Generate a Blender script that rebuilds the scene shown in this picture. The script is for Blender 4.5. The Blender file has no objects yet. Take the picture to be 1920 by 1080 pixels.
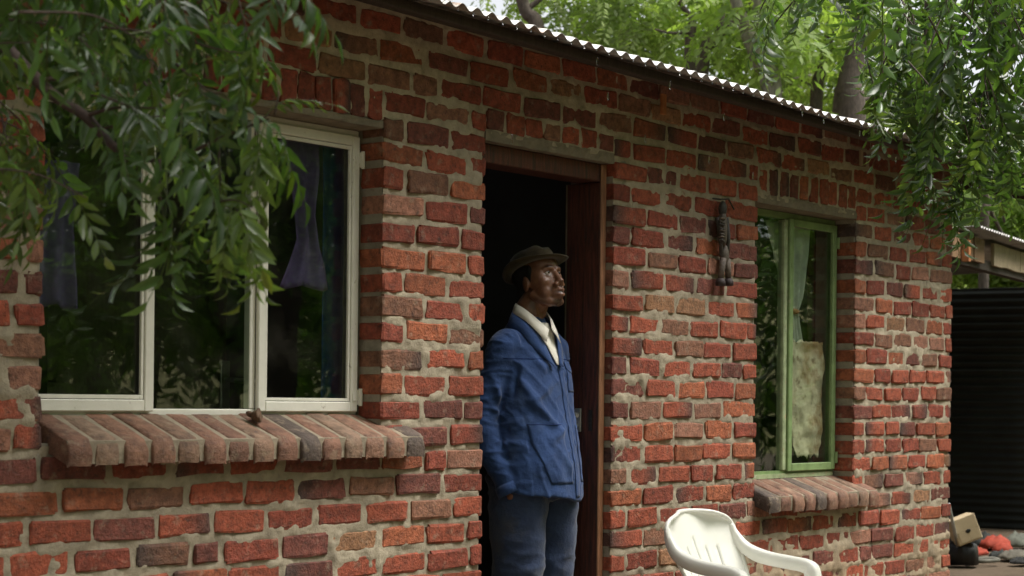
import bpy, bmesh, math, random
import numpy as np
from mathutils import Vector, Matrix, Euler, noise
from mathutils.bvhtree import BVHTree

R = math.radians
random.seed(7); rng = np.random.default_rng(7)
scene = bpy.context.scene
COL = scene.collection

# ------------------------------------------------------------------ camera, world, sun, exposure
VIEW = R(51); FPX = 3380.0; ROLL = R(0.6); YH = 748.0
S_, C_ = math.sin(VIEW), math.cos(VIEW)
CAM = (-6.73*S_, -6.73*C_, 1.2)
cam = bpy.data.cameras.new('camera'); camo = bpy.data.objects.new('camera', cam); COL.objects.link(camo)
cam.sensor_width = 36; cam.lens = 36*FPX/1920; cam.shift_y = (YH-540)/1920
cam.clip_start = .1; cam.clip_end = 600
camo.location = CAM
rot = Matrix(((C_, 0, -S_), (-S_, 0, -C_), (0, 1, 0)))       # columns: right, up, back
camo.rotation_euler = (rot @ Matrix.Rotation(ROLL, 3, 'Z')).to_euler()
cam.dof.use_dof = True; cam.dof.focus_distance = 7.0; cam.dof.aperture_fstop = 5.6
scene.camera = camo

SUN_EL, SUN_AZ = R(61), R(-54)          # overcast: a broad soft sun from the front right
w = bpy.data.worlds.new('World'); scene.world = w; w.use_nodes = True
nt = w.node_tree; bg = nt.nodes['Background']
sky = nt.nodes.new('ShaderNodeTexSky'); sky.sky_type = 'NISHITA'; sky.sun_disc = False
sky.sun_elevation = SUN_EL; sky.sun_rotation = R(90)-SUN_AZ
sky.air_density = 1; sky.dust_density = 4; sky.ozone_density = 1
hs = nt.nodes.new('ShaderNodeHueSaturation'); hs.inputs['Saturation'].default_value = .18
nt.links.new(sky.outputs[0], hs.inputs['Color']); nt.links.new(hs.outputs[0], bg.inputs[0])
bg.inputs[1].default_value = .075
sl = bpy.data.lights.new('sun', 'SUN'); so = bpy.data.objects.new('sun', sl); COL.objects.link(so)
sl.energy = 1.5; sl.angle = R(34); sl.color = (1, .96, .88)
sd = Vector((math.cos(SUN_AZ)*math.cos(SUN_EL), math.sin(SUN_AZ)*math.cos(SUN_EL), math.sin(SUN_EL)))
so.rotation_euler = sd.to_track_quat('Z', 'Y').to_euler(); so.location = (0, -6, 12)
scene.view_settings.view_transform = 'Standard'; scene.view_settings.look = 'None'
scene.view_settings.exposure = 1.72; scene.view_settings.gamma = 1
scene.view_settings.use_curve_mapping = False
scene.render.engine = 'CYCLES'
scene.cycles.max_bounces = 8; scene.cycles.transparent_max_bounces = 16
scene.cycles.use_denoising = True

def ray(px, py):
    x = px-960; y = py-YH
    X = x*math.cos(ROLL)+y*math.sin(ROLL); Y = -x*math.sin(ROLL)+y*math.cos(ROLL)
    X /= FPX; Y /= FPX
    return (S_+X*C_, C_-X*S_, -Y)
def at(px, py, D):
    d = ray(px, py); return Vector((CAM[0]+D*d[0], CAM[1]+D*d[1], CAM[2]+D*d[2]))
def onwall(px, py, yy=0.):
    d = ray(px, py); t = (yy-CAM[1])/d[1]
    return Vector((CAM[0]+t*d[0], yy, CAM[2]+t*d[2]))
def pix(p):
    v = [p[i]-CAM[i] for i in range(3)]
    D = v[0]*S_+v[1]*C_; X = (v[0]*C_-v[1]*S_)/D*FPX; Y = -v[2]/D*FPX
    return (960+X*math.cos(ROLL)-Y*math.sin(ROLL), YH+X*math.sin(ROLL)+Y*math.cos(ROLL), D)

# ------------------------------------------------------------------ helpers
WL = {}
def mk(name, V, F, mat, parent=None, col=None, smooth=True, origin=None, kind=None):
    V = np.asarray(V, dtype=float).reshape(-1, 3)
    if origin is None: origin = (0, 0, 0) if parent is None else WL.get(parent.name, (0, 0, 0))
    origin = np.asarray(origin, float)
    me = bpy.data.meshes.new(name)
    me.from_pydata((V-origin).tolist() if len(V) < 40000 else (V-origin), [], F)
    if col is not None:
        a = me.color_attributes.new('Col', 'FLOAT_COLOR', 'POINT')
        c = np.asarray(col, float).reshape(-1, 3)
        if len(c) == 1: c = np.repeat(c, len(V), 0)
        a.data.foreach_set('color', np.hstack([c, np.ones((len(c), 1))]).ravel())
    if smooth: me.polygons.foreach_set('use_smooth', [True]*len(me.polygons))
    me.materials.append(mat)
    o = bpy.data.objects.new(name, me); COL.objects.link(o)
    WL[o.name] = tuple(origin)
    if parent is not None:
        o.parent = parent; po = WL.get(parent.name, (0, 0, 0))
        o.location = origin-np.asarray(po)
    else: o.location = origin
    if kind: o['kind'] = kind
    return o
def thing(name, label, cat, loc=(0, 0, 0), group=None):
    o = bpy.data.objects.new(name, None); COL.objects.link(o); o.location = loc; WL[o.name] = tuple(loc)
    o.empty_display_size = .1
    o['label'] = label; o['category'] = cat
    if group: o['group'] = group
    return o
def tag(o, label, cat, group=None):
    o['label'] = label; o['category'] = cat
    if group: o['group'] = group
    return o

class MB:
    def __init__(s): s.V = []; s.F = []; s.C = []
    def add(s, V, F, c=(1, 1, 1)):
        n = len(s.V); s.V += [tuple(v) for v in V]; s.F += [tuple(i+n for i in f) for f in F]; s.C += [c]*len(V); return s
    def box(s, a, b, c=(1, 1, 1), bev=0.0):
        x0, y0, z0 = a; x1, y1, z1 = b
        if bev <= 0:
            V = [(x, y, z) for x in (x0, x1) for y in (y0, y1) for z in (z0, z1)]
            F = [(0, 1, 3, 2), (4, 6, 7, 5), (0, 4, 5, 1), (2, 3, 7, 6), (0, 2, 6, 4), (1, 5, 7, 3)]
            return s.add(V, F, c)
        V, F = bevbox(a, b, bev); return s.add(V, F, c)
    def tube(s, pts, rad, n=6, c=(1, 1, 1), cap=True):
        pts = [Vector(p) for p in pts]
        if not hasattr(rad, '__len__'): rad = [rad]*len(pts)
        V = []; F = []; ref = None
        for i, p in enumerate(pts):
            d = (pts[min(i+1, len(pts)-1)]-pts[max(i-1, 0)])
            if d.length < 1e-9: d = Vector((0, 0, 1))
            d.normalize()
            if ref is None:
                ref = Vector((0, 0, 1)).cross(d)
                if ref.length < .1: ref = Vector((1, 0, 0)).cross(d)
            u = (ref-d*ref.dot(d)).normalized(); ref = u; v = d.cross(u)
            for k in range(n):
                a = 2*math.pi*k/n; V.append(p+(u*math.cos(a)+v*math.sin(a))*rad[i])
        for i in range(len(pts)-1):
            for k in range(n):
                F.append((i*n+k, i*n+(k+1) % n, (i+1)*n+(k+1) % n, (i+1)*n+k))
        if cap: F.append(tuple(range(n-1, -1, -1))); F.append(tuple(range((len(pts)-1)*n, len(pts)*n)))
        return s.add(V, F, c)
    def ell(s, ctr, r, seg=16, rings=10, c=(1, 1, 1), M=None):
        V = []; F = []
        for i in range(rings+1):
            t = math.pi*i/rings
            for k in range(seg):
                a = 2*math.pi*k/seg
                p = Vector((r[0]*math.sin(t)*math.cos(a), r[1]*math.sin(t)*math.sin(a), r[2]*math.cos(t)))
                if M is not None: p = M @ p
                V.append(p+Vector(ctr))
        for i in range(rings):
            for k in range(seg):
                F.append((i*seg+k, (i+1)*seg+k, (i+1)*seg+(k+1) % seg, i*seg+(k+1) % seg))
        return s.add(V, F, c)
    def loft(s, rings, n=24, c=(1, 1, 1), p=2.0):
        """rings: (cx,cy,cz,rx,ry) horizontal superellipses"""
        V = []; F = []
        for (cx, cy, cz, rx, ry) in rings:
            for k in range(n):
                a = 2*math.pi*k/n; ca, sa = math.cos(a), math.sin(a)
                V.append((cx+rx*math.copysign(abs(ca)**(2/p), ca), cy+ry*math.copysign(abs(sa)**(2/p), sa), cz))
        for i in range(len(rings)-1):
            for k in range(n): F.append((i*n+k, i*n+(k+1) % n, (i+1)*n+(k+1) % n, (i+1)*n+k))
        F.append(tuple(range(n-1, -1, -1))); F.append(tuple(range((len(rings)-1)*n, len(rings)*n)))
        return s.add(V, F, c)
    def obj(s, name, mat, parent=None, smooth=False, origin=None, kind=None, col=True):
        return mk(name, s.V, s.F, mat, parent, s.C if col else None, smooth, origin, kind)
def bevbox(a, b, bev):
    bm = bmesh.new(); bmesh.ops.create_cube(bm, size=1)
    for v in bm.verts: v.co = Vector([(a[i]+b[i])/2+v.co[i]*(b[i]-a[i]) for i in range(3)])
    bmesh.ops.bevel(bm, geom=bm.edges[:], offset=bev, segments=1, affect='EDGES')
    bm.verts.index_update()
    V = [v.co.copy() for v in bm.verts]; F = [[v.index for v in f.verts] for f in bm.faces]; bm.free(); return V, F
def catmull(pts, n=6):
    pts = [Vector(p) for p in pts]; out = []
    P = [pts[0]*2-pts[1]]+pts+[pts[-1]*2-pts[-2]]
    for i in range(1, len(P)-2):
        for k in range(n):
            t = k/n
            out.append(.5*((2*P[i])+(P[i+1]-P[i-1])*t+(2*P[i-1]-5*P[i]+4*P[i+1]-P[i+2])*t*t+(-P[i-1]+3*P[i]-3*P[i+1]+P[i+2])*t**3))
    out.append(pts[-1]); return out
def remesh(mb, voxel, smooth_it=4, fac=.5):
    """voxel union of everything in mb -> (V, F) numpy/list"""
    me = bpy.data.meshes.new('tmp'); me.from_pydata([tuple(v) for v in mb.V], [], mb.F)
    o = bpy.data.objects.new('tmp', me); COL.objects.link(o)
    m = o.modifiers.new('r', 'REMESH'); m.mode = 'VOXEL'; m.voxel_size = voxel
    if smooth_it:
        s = o.modifiers.new('s', 'SMOOTH'); s.factor = fac; s.iterations = smooth_it
    dg = bpy.context.evaluated_depsgraph_get(); ev = o.evaluated_get(dg); em = ev.to_mesh()
    V = np.empty(len(em.vertices)*3); em.vertices.foreach_get('co', V); V = V.reshape(-1, 3).copy()
    N = np.empty(len(em.vertices)*3); em.vertices.foreach_get('normal', N); N = N.reshape(-1, 3).copy()
    F = [tuple(p.vertices) for p in em.polygons]
    ev.to_mesh_clear(); bpy.data.objects.remove(o); bpy.data.meshes.remove(me)
    return V, F, N
def solid(V, F, t):
    """give a sheet real thickness"""
    me = bpy.data.meshes.new('tmp'); me.from_pydata([tuple(v) for v in V], [], F)
    o = bpy.data.objects.new('tmp', me); COL.objects.link(o)
    m = o.modifiers.new('s', 'SOLIDIFY'); m.thickness = t; m.offset = 0
    dg = bpy.context.evaluated_depsgraph_get(); ev = o.evaluated_get(dg); em = ev.to_mesh()
    V2 = [v.co.copy() for v in em.vertices]; F2 = [tuple(p.vertices) for p in em.polygons]
    ev.to_mesh_clear(); bpy.data.objects.remove(o); bpy.data.meshes.remove(me)
    return V2, F2
def vnoise(x, z, scale, seed):
    g = np.random.default_rng(seed).random((128, 128)); u = x*scale+1000; v = z*scale+1000
    iu = np.floor(u).astype(int); iv = np.floor(v).astype(int); fu = u-iu; fv = v-iv
    fu = fu*fu*(3-2*fu); fv = fv*fv*(3-2*fv)
    q = lambda a, b: g[a % 128, b % 128]
    return (q(iu, iv)*(1-fu)+q(iu+1, iv)*fu)*(1-fv)+(q(iu, iv+1)*(1-fu)+q(iu+1, iv+1)*fu)*fv
def grid(nx, nz, fn):
    V = [fn(i/nx, j/nz) for j in range(nz+1) for i in range(nx+1)]
    F = [(j*(nx+1)+i, j*(nx+1)+i+1, (j+1)*(nx+1)+i+1, (j+1)*(nx+1)+i) for j in range(nz) for i in range(nx)]
    return V, F

# ------------------------------------------------------------------ materials
def M(name, base=(.5, .5, .5), rough=.8, metal=0, nscale=25, namt=.3, bump=.25, bscale=90, spec=.5, attr=False,
      trans=None, spots=None, stretch=None, sheen=0, rnd=0, bdist=.004, clear=0):
    m = bpy.data.materials.new(name); m.use_nodes = True; t = m.node_tree; N = t.nodes; L = t.links
    b = N['Principled BSDF']; b.inputs['Roughness'].default_value = rough; b.inputs['Metallic'].default_value = metal
    b.inputs['Specular IOR Level'].default_value = spec
    if sheen: b.inputs['Sheen Weight'].default_value = sheen
    if clear: b.inputs['Coat Weight'].default_value = clear; b.inputs['Coat Roughness'].default_value = .075
    g = N.new('ShaderNodeNewGeometry'); pos = g.outputs['Position']
    if stretch:
        mp = N.new('ShaderNodeMapping'); mp.inputs['Scale'].default_value = stretch; L.new(pos, mp.inputs[0]); pos = mp.outputs[0]
    def noi(sc, det=5):
        n = N.new('ShaderNodeTexNoise'); n.inputs['Scale'].default_value = sc; n.inputs['Detail'].default_value = det
        n.inputs['Roughness'].default_value = .65; L.new(pos, n.inputs['Vector']); return n
    if attr:
        a = N.new('ShaderNodeAttribute'); a.attribute_name = 'Col'; c = a.outputs['Color']
    else:
        r = N.new('ShaderNodeRGB'); r.outputs[0].default_value = (*base, 1); c = r.outputs[0]
    n1 = noi(nscale)
    mr = N.new('ShaderNodeMapRange'); mr.inputs[1].default_value = .3; mr.inputs[2].default_value = .7
    mr.inputs[3].default_value = 1-namt; mr.inputs[4].default_value = 1+namt; L.new(n1.outputs[0], mr.inputs[0])
    v = mr.outputs[0]
    if rnd:
        oi = N.new('ShaderNodeObjectInfo'); m2 = N.new('ShaderNodeMapRange'); m2.inputs[3].default_value = 1-rnd; m2.inputs[4].default_value = 1+rnd
        L.new(oi.outputs['Random'], m2.inputs[0]); mu = N.new('ShaderNodeMath'); mu.operation = 'MULTIPLY'
        L.new(v, mu.inputs[0]); L.new(m2.outputs[0], mu.inputs[1]); v = mu.outputs[0]
    vm = N.new('ShaderNodeVectorMath'); vm.operation = 'SCALE'; L.new(c, vm.inputs[0]); L.new(v, vm.inputs['Scale']); c = vm.outputs[0]
    if spots:   # (colour, scale, threshold lo, hi, strength)
        for (sc, ss, lo, hi, st) in spots:
            n2 = noi(ss, 4); m3 = N.new('ShaderNodeMapRange'); m3.inputs[1].default_value = lo; m3.inputs[2].default_value = hi
            m3.inputs[3].default_value = 0; m3.inputs[4].default_value = st; L.new(n2.outputs[0], m3.inputs[0])
            mx = N.new('ShaderNodeMix'); mx.data_type = 'RGBA'; L.new(m3.outputs[0], mx.inputs[0]); L.new(c, mx.inputs[6]); mx.inputs[7].default_value = (*sc, 1)
            c = mx.outputs[2]
    L.new(c, b.inputs['Base Color'])
    if bump:
        n3 = noi(bscale, 6); bp = N.new('ShaderNodeBump'); bp.inputs['Strength'].default_value = bump; bp.inputs['Distance'].default_value = bdist
        L.new(n3.outputs[0], bp.inputs['Height']); L.new(bp.outputs[0], b.inputs['Normal'])
    if trans:
        tr = N.new('ShaderNodeBsdfTranslucent'); vm2 = N.new('ShaderNodeVectorMath'); vm2.operation = 'MULTIPLY'
        L.new(c, vm2.inputs[0]); vm2.inputs[1].default_value = trans[1]; L.new(vm2.outputs[0], tr.inputs[0])
        ms = N.new('ShaderNodeMixShader'); ms.inputs[0].default_value = trans[0]
        L.new(b.outputs[0], ms.inputs[1]); L.new(tr.outputs[0], ms.inputs[2]); L.new(ms.outputs[0], N['Material Output'].inputs[0])
    return m
m_brick = M('brick', attr=True, rough=.72, nscale=30, namt=.5, bump=1., bscale=95, spec=.4, bdist=.007,
            spots=[((.05, .032, .026), 48, .56, .70, .7), ((.34, .275, .20), 20, .57, .74, .55), ((.36, .15, .06), 75, .6, .72, .5), ((.035, .026, .022), 170, .62, .7, .7)])
m_sillbrick = M('sill_brick', attr=True, rough=.7, nscale=24, namt=.45, bump=.9, bscale=90, spec=.4, bdist=.007, spots=[((.05, .035, .03), 30, .56, .72, .65), ((.33, .25, .17), 22, .55, .72, .55)])
m_mortar = M('mortar', attr=True, rough=.9, nscale=22, namt=.28, bump=.7, bscale=130, spec=.2, spots=[((.11, .09, .065), 11, .52, .70, .65), ((.20, .075, .045), 30, .62, .74, .5)])
m_roof = M('galvanised_sheet', (.34, .345, .34), .5, .55, nscale=6, namt=.25, bump=.05, spots=[((.15, .08, .045), 9, .50, .70, .85)])
m_shedroof = M('weathered_sheet', (.36, .35, .34), .45, .6, nscale=5, namt=.3, bump=.05, spots=[((.14, .08, .05), 7, .55, .72, .7)])
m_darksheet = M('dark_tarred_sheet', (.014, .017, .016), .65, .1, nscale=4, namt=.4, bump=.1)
m_timber = M('dark_timber', (.040, .027, .018), .8, stretch=(6, 6, 1), nscale=14, namt=.4, bump=.3)
m_plank = M('brown_plank', (.22, .125, .06), .75, stretch=(8, 8, 1), nscale=8, namt=.4, bump=.3)
m_plankpale = M('pale_plank', (.36, .28, .18), .75, stretch=(8, 8, 1), nscale=8, namt=.35, bump=.3)
m_orange = M('orange_wood', (.40, .15, .05), .7, nscale=20, namt=.25)
m_redwood = M('red_brown_timber', (.095, .027, .016), .55, stretch=(9, 9, .8), nscale=10, namt=.6, bump=.5, spots=[((.028, .017, .013), 9, .48, .66, .85), ((.17, .075, .045), 30, .62, .72, .6)])
m_stile = M('lit_timber_edge', (.24, .11, .055), .6, stretch=(9, 9, 1), nscale=10, namt=.4, bump=.3)  # paler copy of the jamb timber, its lit edge put into the colour
m_white = M('white_frame_paint', (.70, .68, .60), .42, nscale=9, namt=.07, bump=.12, bscale=60, spots=[((.22, .18, .13), 34, .67, .76, .8)])
m_green = M('green_frame_paint', (.19, .275, .115), .45, nscale=14, namt=.25, bump=.2, spots=[((.33, .32, .22), 24, .62, .74, .7)])
m_greenpale = M('weathered_green_paint', (.30, .36, .20), .6, nscale=18, namt=.3, bump=.25, spots=[((.40, .22, .14), 26, .6, .7, .6), ((.5, .48, .4), 30, .6, .7, .6)])
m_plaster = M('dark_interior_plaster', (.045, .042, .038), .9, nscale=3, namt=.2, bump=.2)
m_lintel = M('cement_lintel', (.21, .175, .125), .9, nscale=16, namt=.3, bump=.5, bscale=70)
m_steel = M('steel', (.42, .42, .41), .35, .55, nscale=40, namt=.2, bump=.05)
m_iron = M('dark_iron', (.05, .045, .04), .5, .6, nscale=50, namt=.4, bump=.3)
m_blue = M('blue_work_cotton', (.025, .056, .160), .85, nscale=8, namt=.25, bump=.6, bscale=42, spec=.2, sheen=.15, bdist=.007,
           spots=[((.06, .10, .20), 14, .56, .72, .4)])
m_bluedk = M('blue_cotton_seam', (.015, .03, .11), .9, bump=.1, spec=.1)
m_trous = M('slate_trouser_cloth', (.033, .050, .105), .85, nscale=9, namt=.25, bump=.6, bscale=40, bdist=.007, spec=.2, sheen=.2, spots=[((.085, .09, .11), 10, .52, .72, .6)])
m_shirt = M('cream_shirt_cotton', (.74, .70, .62), .85, nscale=14, namt=.06, bump=.2, bscale=200, spec=.2)
m_skin = M('dark_skin', attr=True, rough=.42, nscale=45, namt=.22, bump=.12, bscale=300, spec=.5, bdist=.001)
m_hair = M('black_hair', (.008, .007, .006), .8, nscale=200, namt=.5, bump=.8, bscale=500)
m_hat = M('olive_brown_felt', (.042, .030, .014), .9, nscale=24, namt=.4, bump=.35, bscale=180, spec=.15, sheen=.2)
m_hatband = M('hat_band', (.02, .015, .01), .9)
m_eye = M('eye_white', (.34, .28, .24), .2, namt=.02, bump=0); m_iris = M('dark_iris', (.01, .006, .004), .1, namt=0, bump=0)
m_boot = M('brown_leather', (.05, .03, .02), .6)
m_plastic = M('white_plastic', (.85, .84, .78), .38, nscale=5, namt=.04, bump=.06, bscale=40, spots=[((.45, .43, .36), 9, .62, .8, .35)])
m_leafA = M('leaf_near', attr=True, rough=.27, nscale=12, namt=.3, bump=.1, spec=.6, trans=(.42, (1.7, 2.0, .6)), rnd=.3)
m_leafB = M('leaf_far', attr=True, rough=.5, nscale=2, namt=.3, bump=0, spec=.35, trans=(.55, (1.7, 1.9, .7)))
m_stem = M('leaf_stalk', attr=True, rough=.5, nscale=12, namt=.2, bump=0)
m_bark = M('bark', (.085, .065, .05), .9, stretch=(3, 3, 1), nscale=18, namt=.45, bump=.8, bscale=30, bdist=.02)
m_barkpale = M('grey_bark', (.21, .19, .155), .9, stretch=(3, 3, 1), nscale=10, namt=.35, bump=.6, bscale=25, bdist=.02)
m_twig = M('dark_twig', (.055, .030, .022), .7, nscale=40, namt=.5, bump=.4)
m_ground = M('trodden_earth', (.115, .080, .050), .95, nscale=1.3, namt=.3, bump=.7, bscale=14, bdist=.03, spots=[((.10, .11, .045), .9, .56, .7, .6)])
m_hill = M('dry_grass_hill', (.33, .29, .13), .95, nscale=.25, namt=.35, bump=.6, bscale=2, bdist=.2, spots=[((.10, .14, .04), .22, .45, .62, .85)])
m_floor = M('cement_floor', (.16, .14, .12), .8, nscale=6, namt=.2)
m_purple = M('purple_cloth', (.115, .078, .19), .9, nscale=20, namt=.2, bump=.3, spec=.1)
m_bluecur = M('dark_blue_cloth', (.018, .045, .14), .9, nscale=20, namt=.2, bump=.3, spec=.1)
m_lace = M('white_lace', (.72, .74, .66), .9, nscale=40, namt=.12, bump=.3, spec=.1, trans=(.35, (1, 1, 1)))
m_browncur = M('brown_cloth', (.060, .026, .018), .9, nscale=20, namt=.3, bump=.3, spec=.1)
m_paper = M('stained_paper', (.66, .57, .41), .6, nscale=9, namt=.25, bump=.6, bscale=30, bdist=.01, spots=[((.36, .19, .06), 5, .50, .64, .8), ((.16, .07, .025), 19, .56, .68, .7)])
m_card = M('cardboard', (.56, .44, .28), .8, nscale=12, namt=.08, bump=.1); m_black = M('black_plastic', (.008, .008, .009), .5, bump=.1)
m_red = M('red_cloth', (.30, .035, .014), .85, nscale=10, namt=.3, bump=.3); m_rag = M('grey_rag', attr=True, rough=.9, nscale=10, namt=.4, bump=.3)
m_orn = M('weathered_dark_wood', attr=True, rough=.65, nscale=60, namt=.5, bump=.6, bscale=140)
m_husk = M('dry_husk', (.10, .055, .03), .8, nscale=60, namt=.5, bump=.5)
def glass():
    m = bpy.data.materials.new('window_glass'); m.use_nodes = True; t = m.node_tree; N = t.nodes; L = t.links
    N.remove(N['Principled BSDF']); g = N.new('ShaderNodeBsdfGlossy'); g.inputs['Roughness'].default_value = .015; g.inputs[0].default_value = (.95, 1, .96, 1)
    tr = N.new('ShaderNodeBsdfTransparent'); tr.inputs[0].default_value = (.86, .9, .87, 1)
    fr = N.new('ShaderNodeFresnel'); geo = N.new('ShaderNodeNewGeometry')
    ior = N.new('ShaderNodeMath'); ior.operation = 'MULTIPLY_ADD'; ior.inputs[1].default_value = -.8333; ior.inputs[2].default_value = 1.5; L.new(geo.outputs['Backfacing'], ior.inputs[0]); L.new(ior.outputs[0], fr.inputs[0])
    n = N.new('ShaderNodeTexNoise'); n.inputs['Scale'].default_value = 2.2; L.new(geo.outputs['Position'], n.inputs['Vector'])
    bp = N.new('ShaderNodeBump'); bp.inputs['Strength'].default_value = .05; bp.inputs['Distance'].default_value = .02; L.new(n.outputs[0], bp.inputs['Height'])
    L.new(bp.outputs[0], g.inputs['Normal'])
    mul = N.new('ShaderNodeMath'); mul.operation = 'MULTIPLY'; mul.inputs[1].default_value = 1.0; mul.use_clamp = True; L.new(fr.outputs[0], mul.inputs[0])
    ms = N.new('ShaderNodeMixShader'); L.new(mul.outputs[0], ms.inputs[0]); L.new(tr.outputs[0], ms.inputs[1]); L.new(g.outputs[0], ms.inputs[2])
    # a film of dust on the panes
    df = N.new('ShaderNodeBsdfDiffuse'); df.inputs[0].default_value = (.35, .32, .26, 1); n2 = N.new('ShaderNodeTexNoise'); n2.inputs['Scale'].default_value = 7; n2.inputs['Detail'].default_value = 6
    L.new(geo.outputs['Position'], n2.inputs['Vector']); mr = N.new('ShaderNodeMapRange'); mr.inputs[1].default_value = .45; mr.inputs[2].default_value = .8; mr.inputs[4].default_value = .035
    L.new(n2.outputs[0], mr.inputs[0]); m2 = N.new('ShaderNodeMixShader'); L.new(mr.outputs[0], m2.inputs[0]); L.new(ms.outputs[0], m2.inputs[1]); L.new(df.outputs[0], m2.inputs[2])
    L.new(m2.outputs[0], N['Material Output'].inputs[0]); return m
m_glass = glass()
def water():
    m = bpy.data.materials.new('water'); m.use_nodes = True; b = m.node_tree.nodes['Principled BSDF']
    b.inputs['Transmission Weight'].default_value = 1; b.inputs['Roughness'].default_value = .02; b.inputs['IOR'].default_value = 1.33; return m
m_water = water()

# ------------------------------------------------------------------ ground and hill
def ground_fn(u, v):
    x = (u*2-1); y = (v*2-1); x = math.copysign(abs(x)**2.2, x)*260; y = math.copysign(abs(y)**2.2, y)*260
    z = noise.noise(Vector((x*.6, y*.6, 0)))*.02+noise.noise(Vector((x*2.5, y*2.5, 3)))*.008
    return (x, y, z-.02)
V, F = grid(90, 90, ground_fn); mk('ground', V, F, m_ground, kind='structure')
def hill_fn(u, v):
    a = R(-160+u*255); r = 38+v*70  # the arc before the house is unseen, added to block low sky
    h = 11*(1-math.exp(-v*4.2))*(1+.25*math.sin(a*3+1)+.2*noise.noise(Vector((a*3, v*3, 0))))
    return (math.cos(a)*r, math.sin(a)*r+4, h-.3+noise.noise(Vector((a*14, v*9, 1)))*.35)
V, F = grid(150, 24, hill_fn); mk('hill', V, F, m_hill, kind='structure')

# ------------------------------------------------------------------ brick house
house = thing('brick_house', 'small red brick house with thick mortar joints under a corrugated iron roof', 'house', (0, 0, 0))
XL, XR = -3.6, 3.728
PITCH = .0882; Z0 = .63
LWo = (-2.106, -.71, 1.06, 2.145); DRo = (-.165, .64, -.2, 2.147); RWo = (1.74, 2.656, .785, 2.092)
EXCL = [(-2.106, -.71, 1.022, 2.266), (-.165, .64, -.2, 2.266), (1.74, 2.656, .758, 2.262)]
PAL = [((.30, .070, .036), 32), ((.235, .052, .030), 22), ((.315, .092, .042), 12), ((.155, .046, .033), 13), ((.21, .095, .058), 9), ((.29, .13, .085), 6), ((.29, .145, .075), 2)]
PALC = [p[0] for p in PAL]; PALW = [p[1] for p in PAL]
def brick_col(dark=0):
    c = np.array(random.choices(PALC, PALW)[0]); f = random.uniform(.78, 1.18)
    return c*f
def brick_geo(x0, x1, z0, z1, yf=0., dep=.108, seed=0, rnd_=.0042, col=None):
    w_, h_ = x1-x0, z1-z0
    gx = [0, min(.007/w_, .2), random.uniform(.4, .6), 1-min(.007/w_, .2), 1]; gz = [0, min(.0065/h_, .22), 1-min(.0065/h_, .22), 1]
    V = []; C = []
    tl = random.uniform(-.012, .012); tx = random.uniform(-.02, .02); c0 = brick_col() if col is None else np.array(col)
    burnt = random.random() < .16; side = random.choice((0, 1)); bc = np.array((.055, .040, .036))
    def n_(a): return random.uniform(-a, a)
    for j, b in enumerate(gz):
        for i, a in enumerate(gx):
            ex = i in (0, 4); ez = j in (0, 3)
            dx = n_(.0050) if ex else n_(.002); dz = n_(.0045) if ez else 0
            y = yf+n_(.0022)
            if ex or ez: y += rnd_*random.uniform(.5, 1.2)
            if ex and ez: dx += (.007 if i == 0 else -.007)*random.uniform(.3, 1.3); dz += (.005 if j == 0 else -.005)*random.uniform(.3, 1.3); y += rnd_*.7
            x = x0+a*w_+dx; z = z0+b*h_+dz+tl*(a-.5)*w_*2; y += tx*(a-.5)*w_
            V.append((x, y, z))
            k = 0.
            if burnt: k = min(1, max(0, ((a if side else 1-a)-.45)*3))*.85
            C.append(c0*(1-k)+bc*k)
    n = 5; F = [(j*n+i, j*n+i+1, (j+1)*n+i+1, (j+1)*n+i) for j in range(3) for i in range(4)]
    ring = [i for i in range(5)]+[5+4, 10+4]+[15+i for i in range(4, -1, -1)]+[10, 5]
    b0 = len(V)
    for r_ in ring:
        v = V[r_]; V.append((v[0], yf+dep, v[2])); C.append(C[r_])
    m = len(ring)
    F += [(ring[(k+1) % m], ring[k], b0+k, b0+(k+1) % m) for k in range(m)]
    F.append(tuple(b0+k for k in range(m)))
    return V, F, C
def fill_row(a, b, par, lo=.208, hi=.224):
    """alternate stretchers and closers between a and b"""
    out = []; x = a; j = lambda: random.uniform(.013, .027)
    first = True
    while x < b-.03:
        L = random.uniform(lo, hi)
        if first and par: L = random.uniform(.098, .112)
        first = False
        if random.random() < .05: L = random.uniform(.10, .17)
        if b-(x+L) < .075:
            rem = b-x
            if rem > .27:
                L = rem-.018-random.uniform(.09, .11)
            else: L = rem
        out.append([x, min(x+L, b)]); x += L+j()
    return out
bricks = []
for k in range(-7, 22):
    zc = Z0+PITCH*k; z0, z1 = zc-.0340, zc+.0340
    segs = [(XL, XR)]
    for (ex0, ex1, ez0, ez1) in EXCL:
        if zc > ez0 and zc < ez1:
            ns = []
            for (a, b) in segs:
                if ex1 <= a or ex0 >= b: ns.append((a, b))
                else:
                    if ex0 > a: ns.append((a, ex0))
                    if ex1 < b: ns.append((ex1, b))
            segs = ns
    for si, (a, b) in enumerate(segs):
        for (x0, x1) in fill_row(a, b, (k+si) % 2 == 0, *((.16, .205) if a > 2.6 else (.20, .224))):
            wob = .004*math.sin(x0*1.7+k)+random.uniform(-.003, .003)
            bricks.append((x0, x1, z0+wob+random.uniform(-.003, .003), z1+wob+random.uniform(-.004, .003), random.uniform(-.004, .003)))
def uprights(a, b, z0, z1, pitch):
    n = round((b-a)/pitch); p = (b-a)/n
    for i in range(n):
        bricks.append((a+p*i+.006, a+p*(i+1)-.006+random.uniform(-.003, .003), z0+random.uniform(-.004, .004), z1+random.uniform(-.006, .004), random.uniform(-.004, .003)))
uprights(-2.106, -.712, 2.150, 2.258, .080)
uprights(-.165, .64, 2.192, 2.262, .115)
uprights(1.74, 2.656, 2.140, 2.255, .088)

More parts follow.
